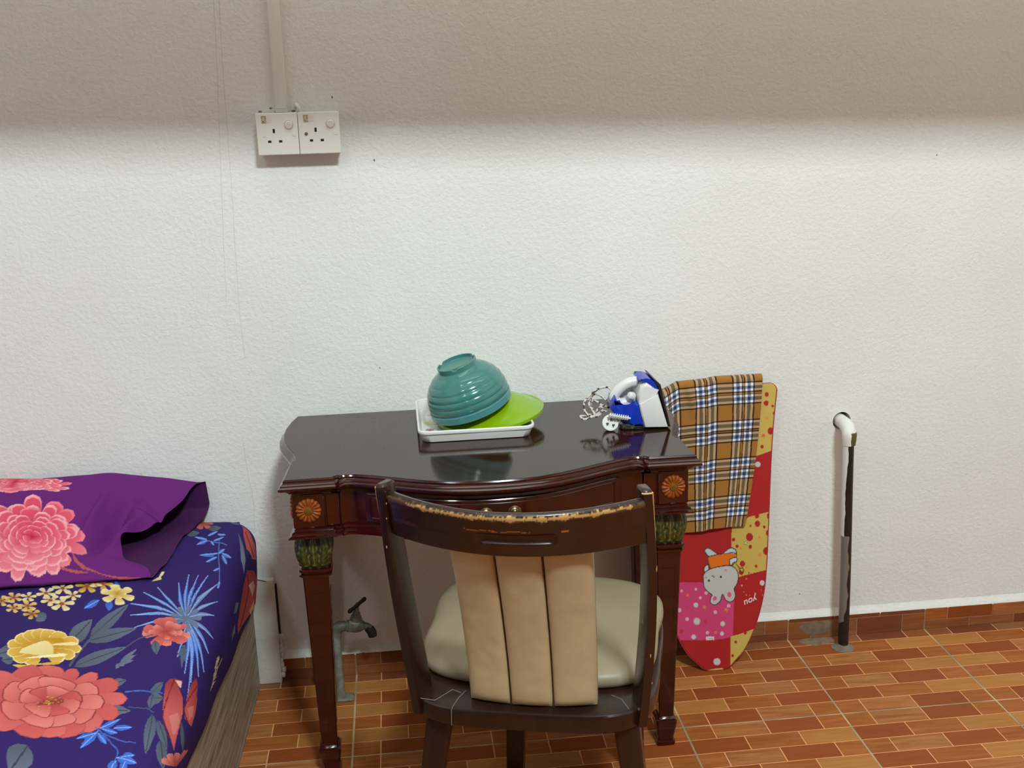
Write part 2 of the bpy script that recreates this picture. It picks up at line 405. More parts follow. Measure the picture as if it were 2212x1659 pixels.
# ------------------------------------------------------------------ console table
M_MAH = mat('mahogany_varnish', (48, 7, 5), 0.16, spec=0.55, var=0.35, vscale=14, coat=0.35, stretch=(1, 6, 6))
M_TOP = mat('dark_table_top', (46, 22, 12), 0.10, spec=0.5, var=0.35, vscale=9, stretch=(2, 26, 26))
M_ROS = mat('amber_carving', (140, 70, 18), 0.35, spec=0.3, var=0.35, vscale=120)
M_ROSC = mat('rosette_centre', (112, 74, 12), 0.35, var=0.2, vscale=120)
M_BRASS = mat('old_brass', (120, 104, 70), 0.3, metal=0.9, var=0.25, vscale=200)
TX, TZ = -0.767, 0.665
table = thing('console_table', 'dark mahogany console table with carved legs and rosettes against the white wall', 'table', (TX, -0.25, 0))
right = [(0.402, -0.028), (0.412, -0.07), (0.419, -0.12), (0.420, -0.165), (0.416, -0.205), (0.405, -0.25), (0.391, -0.29), (0.382, -0.325),
         (0.384, -0.345), (0.388, -0.347), (0.395, -0.456)]
frontR = [(0.395, -0.456), (0.304, -0.454), (0.300, -0.449), (0.294, -0.447), (0.290, -0.452), (0.286, -0.447), (0.280, -0.446), (0.262, -0.449),
          (0.235, -0.459), (0.20, -0.475), (0.16, -0.495), (0.12, -0.512), (0.08, -0.523), (0.04, -0.529)]
half = right[:-1]+frontR      # back right -> front centre, clockwise seen from above
out = [(x, y) for x, y in half]+[(0, -0.531)]+[(-x, y) for x, y in half[::-1]]
out = [(TX+x, y) for x, y in out][::-1]
# orientation: make it counter-clockwise
A_ = sum(out[i][0]*out[(i+1) % len(out)][1]-out[(i+1) % len(out)][0]*out[i][1] for i in range(len(out)))
if A_ < 0: out = out[::-1]
def ring_stack(name, prof, m, parent, cap0=True, cap1=True):
    rings = []
    for d, z in prof:
        rings.append([(x, min(y, -0.012), z) for x, y in offset_poly(out, d)])
    return stack(name, rings, m, parent, cap0, cap1, True, 28)
top = ring_stack('table_top', [(0.0, 0.6605), (0.0, TZ-0.0006), (-0.0008, TZ)], M_TOP, table, False, True)
ring_stack('top_moulding', [(-0.013, 0.626), (-0.012, 0.6315), (-0.007, 0.6335), (-0.002, 0.639), (0.001, 0.640), (0.006, 0.642), (0.0105, 0.645),
                            (0.0105, 0.649), (0.007, 0.6515), (0.007, 0.6535), (0.0045, 0.656), (0.002, 0.658), (0.002, 0.6615), (0.0005, 0.6640)], M_MAH, table)
ring_stack('apron', [(-0.016, 0.556), (-0.016, 0.630)], M_MAH, table)
ring_stack('apron_moulding', [(-0.024, 0.5405), (-0.006, 0.5405), (0.000, 0.543), (0.000, 0.546), (-0.006, 0.549), (-0.006, 0.553), (-0.011, 0.556),
                              (-0.0105, 0.559), (-0.015, 0.562)], M_MAH, table)
# drawer front in the bow of the apron, with its raised bead and two brass pulls
inn = offset_poly(out, -0.0145)
fr = sorted([p for p in inn if p[1] < -0.40 and abs(p[0]-TX) < 0.262])
fr = spline([(x, y, 0) for x, y in fr], 4)
def front_y(x):
    for i in range(len(fr)-1):
        if fr[i].x <= x <= fr[i+1].x:
            t = (x-fr[i].x)/max(fr[i+1].x-fr[i].x, 1e-9); return fr[i].y*(1-t)+fr[i+1].y*t
    return fr[0].y if x < fr[0].x else fr[-1].y
xs = np.linspace(TX-0.246, TX+0.246, 60); zs = (0.566, 0.567, 0.623, 0.624)
pos = np.zeros((60, 6, 3))
for i, x in enumerate(xs):
    e = 0.0 if 0 < i < 59 else 0.002
    for j, (z, d) in enumerate(((0.5655, -0.004), (0.5655, 0.0035-e), (0.567, 0.0045-e), (0.622, 0.0045-e), (0.6235, 0.0035-e), (0.6235, -0.004))):
        pos[i, j] = (x, front_y(x)-d, z)
drw = grid_mesh('drawer', pos, M_MAH, table)
drw.data.set_sharp_from_angle(angle=0.4)
bead = [(x, front_y(x)-0.0045, 0.574) for x in np.linspace(TX-0.236, TX+0.236, 60)]+[(x, front_y(x)-0.0045, 0.6155) for x in np.linspace(TX+0.236, TX-0.236, 60)]
rg = tube_rings(bead+bead[:1], 0.0013, 6); stack('bead', rg, M_MAH, drw, False, False, True)
for sx in (-0.027, 0.027):
    x = TX+0.005+sx; y = front_y(x)-0.0045
    Mx = Matrix.Translation((x, y, 0.598)) @ Matrix.Rotation(pi/2, 4, 'X') @ Matrix.Diagonal((1.0, 0.85, 1, 1))
    lathe('pull_plate', [(0.0125, 0.0), (0.0125, 0.0012), (0.0095, 0.0024), (0.008, 0.0015), (0.0055, 0.003), (0.005, 0.0065), (0.0025, 0.008)], M_BRASS, drw, Mx, 20)
tube('bail_handle', spline([(TX-0.022, front_y(TX)-0.011, 0.598), (TX-0.024, front_y(TX)-0.014, 0.590), (TX-0.014, front_y(TX)-0.016, 0.579),
      (TX+0.005, front_y(TX)-0.0165, 0.576), (TX+0.024, front_y(TX)-0.016, 0.579), (TX+0.034, front_y(TX)-0.014, 0.590), (TX+0.032, front_y(TX)-0.011, 0.598)], 6), 0.0017, M_BRASS, drw, 8)
# corner blocks carry the rosettes; the panels beside them are sunk
def rosette(name_parent, M):
    P = []; seg = 16*8
    rings = []
    for r, h in ((0.0245, 0.0), (0.0245, 0.0018), (0.0225, 0.0042), (0.018, 0.0058), (0.012, 0.005), (0.0085, 0.0034)):
        ring = []
        for j in range(seg):
            a = 2*pi*j/seg; lob = abs(cos(8*a))
            k = (r-0.0085)/0.016
            ring.append(M @ Vector(((r*(1-0.085*k*(1-lob)))*cos(a), (r*(1-0.085*k*(1-lob)))*sin(a), h*(0.45+0.55*lob) if k > 0.05 and h > 0 else h)))
        rings.append(ring)
    o = stack('rosette', rings, M_ROS, name_parent, True, True, True, 60)
    lathe('rosette_centre', [(0.0082, 0.003), (0.0078, 0.0048), (0.005, 0.006), (0.002, 0.0064)], M_ROSC, o, M, 18)
    return o
RX = 0.3545
for s in (-1, 1):
    bm = bmesh.new(); add_box(bm, TX+s*RX-0.030, TX+s*RX+0.030, -0.4440, -0.40, 0.561, 0.630, 0.0015, 1)
    bmo('corner_block', bm, M_MAH, table, True, 40)
    bm = bmesh.new(); add_box(bm, TX+s*0.309-0.013, TX+s*0.309+0.013, -0.4420, -0.40, 0.563, 0.628, 0.0015, 1)
    bmo('stile', bm, M_MAH, table, True, 40)
    rosette(table, Matrix.Translation((TX+s*RX, -0.4440, 0.5965)) @ Matrix.Rotation(pi/2, 4, 'X'))
    rosette(table, Matrix.Translation((TX+s*0.3845, -0.413, 0.5965)) @ Matrix.Rotation(s*pi/2, 4, 'Y'))
    box('side_block', TX+s*0.3765-0.008, TX+s*0.3765+0.008, -0.4435, -0.38, 0.561, 0.630, M_MAH, table)
# legs
M_CAP = attr_mat('green_gilt_carving', 'tone', 0.38, 0.5, 0.2, 400)
def sq(hw, z, c=0.18):
    k = hw*(1-c)
    return [(hw, -k, z), (hw, k, z), (k, hw, z), (-k, hw, z), (-hw, k, z), (-hw, -k, z), (-k, -hw, z), (k, -hw, z)]
def make_leg():
    leg = stack('leg', [sq(0.0155, 0.064, .1), sq(0.0165, 0.09, .1), sq(0.0255, 0.455, .1)], M_MAH, None, angle=25)
    # sunk panel lines on each face
    bm = bmesh.new()
    for k in range(4):
        M = Matrix.Rotation(k*pi/2, 4, 'Z')
        for z in (0.118, 0.412):
            hw = 0.0155+(z-0.064)/(0.455-0.064)*0.010
            add_box(bm, -hw*0.55, hw*0.55, -hw-0.0008, -hw+0.002, z-0.0008, z+0.0008, 0, 1, M)
        for sx in (-1, 1):
            vs = []
            for z in (0.118, 0.412):
                hw = 0.0155+(z-0.064)/(0.391)*0.010
                for dx in (-0.0006, 0.0006): vs += [(sx*hw*0.55+dx, -hw-0.0006, z), (sx*hw*0.55+dx, -hw+0.001, z)]
            q = [bm.verts.new(M @ Vector(v)) for v in vs]
            for f in ((0, 2, 6, 4), (1, 3, 7, 5), (0, 1, 5, 4), (2, 3, 7, 6), (0, 1, 3, 2), (4, 5, 7, 6)): bm.faces.new([q[i] for i in f])
    bmo('panel_line', bm, M_MAH, leg)
    stack('collar', [sq(0.0255, 0.448), sq(0.0295, 0.449), sq(0.0315, 0.452), sq(0.0315, 0.455), sq(0.0275, 0.457), sq(0.0275, 0.459), sq(0.031, 0.461), sq(0.031, 0.466), sq(0.027, 0.4685)], M_MAH, leg)
    stack('foot', [sq(0.0175, 0.0), sq(0.0195, 0.002), sq(0.0195, 0.011), sq(0.0175, 0.014), sq(0.0165, 0.017), sq(0.0185, 0.028), sq(0.0215, 0.048), sq(0.0225, 0.058), sq(0.0215, 0.062), sq(0.019, 0.066), sq(0.0165, 0.069)], M_MAH, leg)
    # carved capital: bulging block with leaves in relief, as one dense skin
    nz_, na = 40, 112; pos = np.zeros((na, nz_, 3)); tone = np.zeros((na, nz_, 3))
    for i in range(na):
        a = 4*i/na; side = int(a); s = a-side                  # s along one face
        for j in range(nz_):
            t = j/(nz_-1); z = 0.467+t*0.0745
            hw = 0.0265+0.006*max(0.0, sin(pi*min(1, (1-t)*1.15+0.02)))**0.8+0.001*(t > .93)
            u = s*3; fu = abs((u % 1)-0.5)*2                     # three tall leaves a face, 0 midrib .. 1 edge
            lw = 0.98-0.75*max(0, t-0.35)/0.65 if t > 0.12 else 0.55+3.5*t
            f2 = abs(((u+0.5) % 1)-0.5)*2; l2 = 0.95*max(0, min(1, (t-0.42)*3))*(1-0.5*max(0, t-0.8)/0.2)
            lf = max(0.0, 1-fu/max(lw, .05)); lf2 = max(0.0, 1-f2/max(l2, .05))
            veins = 0.5+0.5*sin(t*46-fu*9)
            inside = fu < lw
            d = 0.0012+0.0046*min(1, lf*2.2)**0.7+0.0006*veins if inside else 0.0004+0.0022*min(1, lf2*2)+0.0004*veins
            rib = max(0.0, 1-fu*8); d -= 0.0010*rib
            rim = max(0.0, 1-abs(fu-lw)/0.14)
            if t < 0.07 or t > 0.95: d = 0.0020
            h = hw-0.0022+d; x = (s-0.5)*2*hw*0.96
            x = max(-hw*0.97, min(hw*0.97, x)); h2 = h-0.003*max(0, abs(x)/hw-0.75)*4
            v = Vector((x, -h2, z)); v.rotate(Matrix.Rotation(side*pi/2, 3, 'Z')); pos[i, j] = v
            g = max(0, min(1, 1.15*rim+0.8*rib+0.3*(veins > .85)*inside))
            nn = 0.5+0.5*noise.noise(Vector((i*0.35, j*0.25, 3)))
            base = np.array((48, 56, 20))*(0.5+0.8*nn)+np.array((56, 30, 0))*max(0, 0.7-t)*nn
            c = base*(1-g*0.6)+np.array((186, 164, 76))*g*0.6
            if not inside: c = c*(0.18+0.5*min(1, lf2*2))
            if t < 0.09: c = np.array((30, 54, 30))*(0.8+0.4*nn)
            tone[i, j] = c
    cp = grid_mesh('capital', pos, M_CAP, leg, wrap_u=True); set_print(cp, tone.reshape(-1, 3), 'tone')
    return leg
lg = make_leg(); first = True
for sx, y in ((-0.353, -0.396), (0.353, -0.396), (-0.380, -0.062), (0.378, -0.062)):
    o = lg if first else copy_tree(lg)
    first = False
    o.location = (TX+sx, y, 0); o.parent = table; o.matrix_parent_inverse = PM(table).inverted()

# ------------------------------------------------------------------ dining chair, its back to the camera
M_CHW = mat('dark_chair_wood', (38, 19, 12), 0.3, spec=0.5, var=0.3, vscale=10, coat=0.15, stretch=(5, 5, 1))
M_CHR = attr_mat('worn_chair_rail', 'wear', 0.28, 0.5, coat=0.2)
M_PAD = mat('cream_upholstery', (196, 176, 136), 0.62, spec=0.3, var=0.06, vscale=20, bump=0.15, bscale=700)
M_SEAT = mat('beige_seat_leather', (146, 134, 108), 0.42, spec=0.4, var=0.05, vscale=12, bump=0.1, bscale=500)
M_CHIP = mat("bare_wood_chip", (196, 158, 100), 0.6, var=0.15, vscale=90)
M_SEAM = mat('dark_piping', (70, 44, 22), 0.7, var=0.2, vscale=60)
M_DUST = mat('dried_glue', (128, 120, 108), 0.7, var=0.2, vscale=50)
CB = Vector((-0.755, -0.84, 0)); CA = radians(-15)
CM = Matrix.Translation(CB) @ Matrix.Rotation(CA, 4, 'Z')
def cw(x, y, z): return CM @ Vector((x, y, z))
chair = thing('dining_chair', 'dark worn wooden dining chair with cream channelled back pad and beige seat', 'chair', (CB.x+0.05, CB.y+0.2, 0))
RZ0, RZ1 = 0.362, 0.397
def seat_outline(d, n=96, y0=-0.047, y1=0.418, hw=0.212, wide=0.06):
    o = []; cy, hy = (y0+y1)/2, (y1-y0)/2
    for i in range(n):
        a = 2*pi*i/n; c, s = cos(a), sin(a)
        p = 4.2 if s < 0 else 3.2
        r = 1/((abs(c)**p+abs(s)**p)**(1/p))
        x, y = c*r*(hw-d), s*r*(hy-d)
        wmul = 1.0+wide*max(0, y/(hy-d)) if s > 0 else 1.0
        o.append((x*wmul, cy+y))
    return o
def ring_at(d, z, **k): return [cw(x, y, z) for x, y in seat_outline(d, **k)]
stack('seat_frame', [ring_at(0.012, RZ0), ring_at(0.001, RZ0+0.003), ring_at(0.0, RZ0+0.006), ring_at(0.0, RZ1-0.004), ring_at(0.002, RZ1-0.001), ring_at(0.006, RZ1)], M_CHW, chair)
# padded seat
def cushion(d, z): return [cw(x, y, z) for x, y in seat_outline(d, y0=0.016, y1=0.434, hw=0.219, wide=0.13)]
cz = [(0.024, RZ1-0.002), (0.016, RZ1+0.003), (0.012, RZ1+0.011), (0.013, RZ1+0.020), (0.020, RZ1+0.028), (0.032, RZ1+0.033), (0.05, RZ1+0.0352), (0.09, RZ1+0.037), (0.15, RZ1+0.038)]
stack('seat', [cushion(d, z) for d, z in cz], M_SEAT, chair, angle=180)
# posts: blades toed in towards the front, raked backwards and bowed
for s, (bx, by), (tx, ty) in ((-1, (-0.176, 0.005), (-0.186, -0.112)), (1, (0.180, 0.005), (0.192, -0.104))):
    rings = []; n = 16
    for i in range(n+1):
        t = i/n; z = 0.366+t*(0.802-0.366)
        x = bx+(tx-bx)*t+s*0.010*sin(pi*t); y = by+(ty-by)*(t**1.25)+0.012*sin(pi*t)
        dep = 0.047-0.015*t+0.004*sin(pi*t); th = 0.0085-0.0006*t
        ta = -s*radians(20)
        dirv = Vector((sin(ta), cos(ta))); nv = Vector((cos(ta), -sin(ta)))
        ring = []
        for k in range(12):
            a = 2*pi*k/12; e = 0.3
            ca, sa = cos(a), sin(a)
            px = th*(abs(ca)**e)*(1 if ca > 0 else -1); py = dep/2*(abs(sa)**e)*(1 if sa > 0 else -1)
            ring.append((x+nv.x*px+dirv.x*py, y+nv.y*px+dirv.y*py, z))
        rings.append(ring)
    cx_, cy_ = np.mean([p[0] for p in rings[-1]]), np.mean([p[1] for p in rings[-1]])
    for sc_, dz in ((0.93, 0.003), (0.75, 0.0048)):
        rings.append([(cx_+(p[0]-cx_)*sc_, cy_+(p[1]-cy_)*sc_, p[2]+dz) for p in rings[n]])
    W = [[cw(*p) for p in r] for r in rings]
    o = stack('back_post', W, M_CHR, chair, angle=50)
    wr = []
    for i, r in enumerate(rings):
        for k, p in enumerate(r): wr.append((42, 21, 13))
    # chips of bare wood at the upper corners come from a finer pass below
    set_print(o, wr, 'wear')
    for q in range(9 if s > 0 else 6):
        i = n-1-int(abs(random.gauss(0, 3.2))) if q < 5 else random.randint(2, n-3)
        i = max(1, min(n, i)); k = random.choice((6, 7, 8, 9, 10, 11)) ; p = Vector(W[i][k]); h = random.uniform(0.0015, 0.005)
        c0 = Vector((cx_, cy_, 0)); 
        lathe('paint_chip', [(0.0005, -h), (0.0010, 0), (0.0004, h)], M_CHIP, o, Matrix.Translation(p), 6)
    if s < 0:
        tube('paint_chip', [W[n][k] for k in (8, 7, 6, 5)], 0.0011, M_CHIP, o, 6)
        tube('paint_chip', [W[n-i][7] for i in (0, 1, 2)], [0.0018, 0.0014, 0.0005], M_CHIP, o, 6)
        tube('paint_chip', [W[n-i][7] for i in (4, 5, 6)], [0.0004, 0.0010, 0.0004], M_CHIP, o, 6)
    else:
        tube('paint_chip', [W[n][k] for k in (7, 8, 9, 10, 11)], 0.0015, M_CHIP, o, 6)
        tube('paint_chip', [W[n-i][11] for i in (0, 1, 2, 3)], [0.0016, 0.0012, 0.0010, 0.0004], M_CHIP, o, 6)
# top rail: bowed backwards, rounded top, a hand slot pressed into its back, paint worn along the upper edge
def rail_pt(u, dz=0):
    """u in -1..1 along the rail: centre line in chair coordinates"""
    x = 0.005+0.183*u; y = -0.098-0.072*(1-u*u)
    tx_, ty_ = 0.183, 0.144*u; l = sqrt(tx_**2+ty_**2)
    return Vector((x, y)), Vector((ty_/l, -tx_/l))
nu = 260; half_t = 0.0095; zt_, zb_ = 0.794, 0.716
sec = []
for j in range(40): sec.append((1, zb_+0.003+(zt_-0.009-zb_-0.003)*j/39))          # back face, upwards
for j in range(1, 12): a = pi*j/12; sec.append((cos(a), zt_-0.009+0.009*sin(a)))   # round top
for j in range(14): sec.append((-1, zt_-0.009-(zt_-0.012-zb_)*j/13))                # front face, downwards
for j in range(1, 6): a = pi+pi*j/6; sec.append((cos(a), zb_+0.003+0.003*sin(a)))
nsec = len(sec); pos = np.zeros((nu, nsec, 3)); wear = np.zeros((nu, nsec, 3))
wood = np.array((42, 20, 12)); bare = np.array((206, 166, 104))
for i in range(nu):
    u = -1+2*i/(nu-1); c, nrm = rail_pt(u)
    sag = -0.004*u*u
    for j, (sd, z) in enumerate(sec):
        d = half_t*sd; zz = z+sag*(1 if z < 0.75 else 0)
        rake = -0.018*(z-0.755)/0.04
        if sd == 1:
            ex = max(0, abs(u-0.06)-0.245)/0.06; ez = max(0, abs(z-0.7500)-0.0050)/0.0045
            k = sqrt(ex*ex+ez*ez); d -= 0.0055*max(0, 1-k)**0.5 if k < 1 else 0
        p = c+nrm*d; pos[i, j] = cw(p.x, p.y+rake, zz)
        wc = wood.copy()
        # worn rim: a band at the back of the rounded top
        aa = (z-(zt_-0.009))/0.009
        if j >= 30 and j < 48:
            cen = 39.6+1.2*noise.noise(Vector((u*9, 2, 0))); wid = (0.9+3.2*max(0, noise.noise(Vector((u*13, 7, 1)))))*(1-0.5*abs(u))+0.4
            e = abs(j-cen); rough = 1.9*noise.noise(Vector((u*70, j*0.5, 4)))
            if e+rough < wid and abs(u-0.05) < 0.86: wc = bare
            elif e+rough < wid+1.0: wc = wood*0.5+bare*0.35
        if 23 <= j <= 29 and (abs(u+0.08) < 0.25 and abs(j-26.5-0.8*sin(u*30)) < 0.8*noise.noise(Vector((u*24, 5, 2)))+0.45): wc = np.array((170, 104, 44))
        if 25 <= j <= 26 and abs(u-0.42) < 0.03: wc = np.array((170, 112, 50))
        wear[i, j] = wc
rail = grid_mesh('top_rail', pos, M_CHR, chair, wrap_v=True); set_print(rail, wear.reshape(-1, 3), 'wear')
# back pad: three upholstered channels between rail and seat frame
for k in range(3):
    a0, a1 = -0.097+0.0695*k, -0.097+0.0695*(k+1)
    nu_, nv_ = 22, 40; pos = np.zeros((nu_, nv_, 3))
    for i in range(nu_):
        s = i/(nu_-1); u = a0+(a1-a0)*s
        ed = 1-(2*s-1)**6; bul = 0.013*(max(0, ed))**0.5*(0.75+0.25*(1-(2*s-1)**2))
        for j in range(nv_):
            t = j/(nv_-1); z = 0.398+t*(0.735-0.398)
            top_ = -0.150+0.072*((u-0.005)/0.183)**2
            bot_ = -0.030+0.042*((u-0.005)/0.183)**2
            y = bot_+(top_-bot_)*t**1.15+0.008*sin(pi*t)
            eb = 1-(2*t-1)**14
            x = u*(0.99+0.03*t)+0.004
            pos[i, j] = cw(x, y+0.006-bul*max(0, eb)**0.5-0.0007*noise.noise(Vector((u*60, z*50, k))), z)
    front = pos.copy(); off = cw(0, 0.020, 0)-cw(0, 0, 0); front += np.array(off)
    o = grid_mesh('back_pad', np.concatenate([pos, front[::-1]], 0), M_PAD, chair, wrap_u=True)
    if k < 2:
        pts = [Vector(pos[-1, j])+(cw(0, -0.0025, 0)-cw(0, 0, 0)) for j in range(0, nv_, 3)]
        tube('seam', pts, 0.0011, M_SEAM, o, 6)
# legs
def leg(t0, b0, w0, w1, name='leg'):
    rings = []
    for i in range(7):
        t = i/6; z = RZ0*(1-t); x = t0[0]+(b0[0]-t0[0])*t; y = t0[1]+(b0[1]-t0[1])*t; h = w0+(w1-w0)*t
        rings.append([cw(x+dx, y+dy, z+0.001*(i == 0)) for dx, dy in ((h, -h*.8), (h, h*.8), (h*.8, h), (-h*.8, h), (-h, h*.8), (-h, -h*.8), (-h*.8, -h), (h*.8, -h))])
    stack(name, rings, M_CHW, chair, angle=40)
leg((-0.148, 0.012), (-0.198, -0.045), 0.021, 0.014); leg((0.160, 0.012), (0.212, -0.045), 0.021, 0.014)
leg((-0.068, 0.325), (-0.080, 0.330), 0.0185, 0.0165); leg((0.150, 0.345), (0.160, 0.40), 0.0185, 0.0165)
# old glue lines where the frame was mended
for P in ([(-0.105, 0.012), (-0.113, -0.012), (-0.117, -0.040)], [(-0.175, -0.020), (-0.150, -0.024), (-0.128, 0.012), (-0.112, 0.004)], [(0.135, 0.022), (0.152, 0.012), (0.166, -0.018)]):
    tube('glue_line', [cw(x, y, RZ1+0.0002) for x, y in P], 0.0006, M_DUST, chair, 5)
tube('glue_line', [cw(-0.117, -0.0395, RZ1), cw(-0.1185, -0.0435, RZ1-0.004), cw(-0.119, -0.0445, RZ0+0.004)], 0.0006, M_DUST, chair, 5)

# ------------------------------------------------------------------ sockets, trunking
M_PLATE = mat('socket_plastic', (228, 224, 212), 0.25, spec=0.5, var=0.02, vscale=20)
M_PBOX = mat('socket_back_box', (214, 208, 196), 0.5, var=0.03, vscale=20)
M_HOLE = mat('socket_slot', (8, 7, 7), 0.8, var=0.1)
M_SEAL = mat('seal_sticker', (168, 156, 128), 0.5, var=0.35, vscale=420)
M_SEALW = mat('white_sticker', (222, 216, 204), 0.5, var=0.03, vscale=300)
def seat_print(bm, cx, z, w_, h_, y): pass
def socket(x0, label, brown):
    s = thing('wall_socket', label, 'socket', (x0+0.043, 0, 1.284), 'switched sockets on the wall')
    z1, z0 = 1.3275, 1.2415; x1 = x0+0.0855
    box('back_box', x0+0.002, x1-0.002, -0.033, 0.0, z0+0.002, z1-0.002, M_PBOX, s, 0.002)
    bm = bmesh.new(); add_box(bm, x0, x1, -0.043, -0.033, z0, z1, 0.0022, 3)
    pl = bmo('face_plate', bm, M_PLATE, s, True, 50)
    for dx, dz, w_, h_ in ((0.0355, 0.0495, 0.0045, 0.0085), (0.0255, 0.028, 0.0068, 0.0048), (0.0480, 0.028, 0.0068, 0.0048)):
        box('pin_slot', x0+dx-w_/2, x0+dx+w_/2, -0.0432, -0.036, z0+dz-h_/2, z0+dz+h_/2, M_HOLE, pl)
    Mx = lambda dx, dz: Matrix.Translation((x0+dx, -0.043, z0+dz)) @ Matrix.Rotation(pi/2, 4, 'X')
    lathe('rocker_surround', [(0.0098, 0.0), (0.0098, 0.001), (0.0088, 0.0012), (0.0088, 0.0002)], M_PLATE, s, Mx(0.067, 0.0615), 28, True, False)
    rk = lathe('rocker_switch', [(0.0084, 0.0), (0.0084, 0.003), (0.0072, 0.0045), (0.004, 0.0048)], M_PLATE, s, Mx(0.067, 0.0615) @ Matrix.Rotation(0.16, 4, 'X'), 28)
    lathe('screw_cap', [(0.0038, 0.0), (0.0036, 0.0008), (0.0028, 0.0008)], M_PLATE, s, Mx(0.077, 0.0415), 18)
    if brown: lathe('screw', [(0.0036, 0.0), (0.0036, 0.0006), (0.002, 0.0008)], mat('rusty_screw', (104, 84, 62), 0.6, var=0.5, vscale=500), s, Mx(0.0155, 0.0415), 18)
    else: lathe('screw_cap', [(0.0038, 0.0), (0.0036, 0.0008), (0.0028, 0.0008)], M_PLATE, s, Mx(0.0155, 0.0415), 18)
    st = box('seal', x0+0.0115, x0+0.0215, -0.0433, -0.0428, z0+0.0655, z0+0.0805, M_SEAL, s)
    M_L = mat('seal_letter', (226, 216, 180), 0.5); box('letter_stem', x0+0.0150, x0+0.0166, -0.0435, -0.0432, z0+0.0690, z0+0.0785, M_L, st); box('letter_foot', x0+0.0150, x0+0.0196, -0.0435, -0.0432, z0+0.0690, z0+0.0705, M_L, st)
    box('sticker', x0+0.0222, x0+0.0322, -0.0433, -0.0428, z0+0.067, z0+0.0785, M_SEALW, s)
    return s
socket(-1.2045, 'left white switched wall socket of the pair, its screw holes capped white', False)
socket(-1.1182, 'right white switched wall socket of the pair, with one rusty brown screw', True)
M_TRK = mat('painted_trunking', (236, 234, 227), 0.5, var=0.02, vscale=12)
tk = box('cable_trunking', -1.1655, -1.1405, -0.0115, 0.0, 1.3275, 2.2, M_TRK, None, 0.0015)
tag(tk, 'white painted cable trunking running up the wall from the sockets', 'trunking')
box('trunking_lid', -1.1635, -1.1425, -0.0135, -0.0110, 1.336, 2.199, M_TRK, tk, 0.001)
ob = tube('cable_end', spline([(-1.124, 0.0, 1.338), (-1.121, -0.012, 1.343), (-1.116, -0.016, 1.335), (-1.119, -0.012, 1.330)], 6), 0.0035, M_PLAIN, tk, 10)
for x, z, s in ((-1.176, 1.337, 0.004), (-1.166, 1.329, 0.003), (-1.129, 1.330, 0.006), (-1.1985, 1.331, 0.005)):
    lathe('wall_mark', [(s, -0.0006), (s*0.4, 0.0012)], M_CEMENT, wb, Matrix.Translation((x, 0, z)) @ Matrix.Rotation(pi/2, 4, 'X') @ Matrix.Diagonal((1, 0.5, 1, 1)), 8)

# ------------------------------------------------------------------ stand pipe on the right
def pipe_mat():
    m = mat('half_painted_pipe', (30, 28, 26), 0.4, var=0.5, vscale=60, metal=0.0)
    nt = m.node_tree; b = nt.nodes['Principled BSDF']; old = b.inputs['Base Color'].links[0].from_socket
    tc = nt.nodes.new('ShaderNodeTexCoord'); sp = nt.nodes.new('ShaderNodeSeparateXYZ'); nt.links.new(tc.outputs['Object'], sp.inputs[0])
    n = nt.nodes.new('ShaderNodeTexNoise'); n.inputs['Scale'].default_value = 16; nt.links.new(tc.outputs['Object'], n.inputs['Vector'])
    def mt(op, *a):
        q = nt.nodes.new('ShaderNodeMath'); q.operation = op
        for i, v in enumerate(a):
            if isinstance(v, (int, float)): q.inputs[i].default_value = v
            else: nt.links.new(v, q.inputs[i])
        return q.outputs[0]
    # side of the pipe that faced the painter: x below a wavering line that leans with height
    lim = mt('ADD', mt('MULTIPLY', mt('SUBTRACT', n.outputs['Fac'], 0.5), 0.016), mt('MULTIPLY', mt('SUBTRACT', sp.outputs[2], 0.36), 0.020))
    acr = mt('ADD', mt('MULTIPLY', sp.outputs[0], 0.914), mt('MULTIPLY', sp.outputs[1], -0.407))      # across the pipe
    acr = mt('ADD', acr, mt('MULTIPLY', sp.outputs[2], 0.0207))
    side = mt('LESS_THAN', acr, mt('ADD', lim, -0.0050))
    hi = mt('GREATER_THAN', sp.outputs[2], 0.30)
    lowside = mt('LESS_THAN', acr, mt('ADD', mt('MULTIPLY', mt('SUBTRACT', n.outputs['Fac'], 0.5), 0.03), 0.0055))
    lowband = mt('MULTIPLY', mt('LESS_THAN', sp.outputs[2], 0.302), mt('GREATER_THAN', mt('ADD', sp.outputs[2], mt('MULTIPLY', n.outputs['Fac'], 0.06)), 0.10))
    m1 = nt.nodes.new('ShaderNodeMix'); m1.data_type = 'RGBA'; m1.inputs[7].default_value = L3(122, 114, 100)+(1,)
    nt.links.new(mt('MULTIPLY', lowside, lowband), m1.inputs[0]); nt.links.new(old, m1.inputs[6])
    m2 = nt.nodes.new('ShaderNodeMix'); m2.data_type = 'RGBA'; m2.inputs[7].default_value = L3(228, 224, 218)+(1,)
    nt.links.new(mt('MULTIPLY', side, hi), m2.inputs[0]); nt.links.new(m1.outputs[2], m2.inputs[6])
    nt.links.new(m2.outputs[2], b.inputs['Base Color']); return m
PXB = (0.120, -0.068)
pp = thing('stand_pipe', 'upright metal pipe half painted white, rising from floor to wall on the right', 'pipe', (PXB[0], PXB[1], 0))
tb = stack('pipe', tube_rings([(0.001*sin(z*9)-0.012*z/0.53, 0, z) for z in np.linspace(0, 0.535, 14)], 0.0128, 20), pipe_mat(), None); tb.location = (PXB[0], PXB[1], 0)
tb.parent = pp; tb.matrix_parent_inverse = PM(pp).inverted()
ex, ey = PXB[0]-0.012, PXB[1]
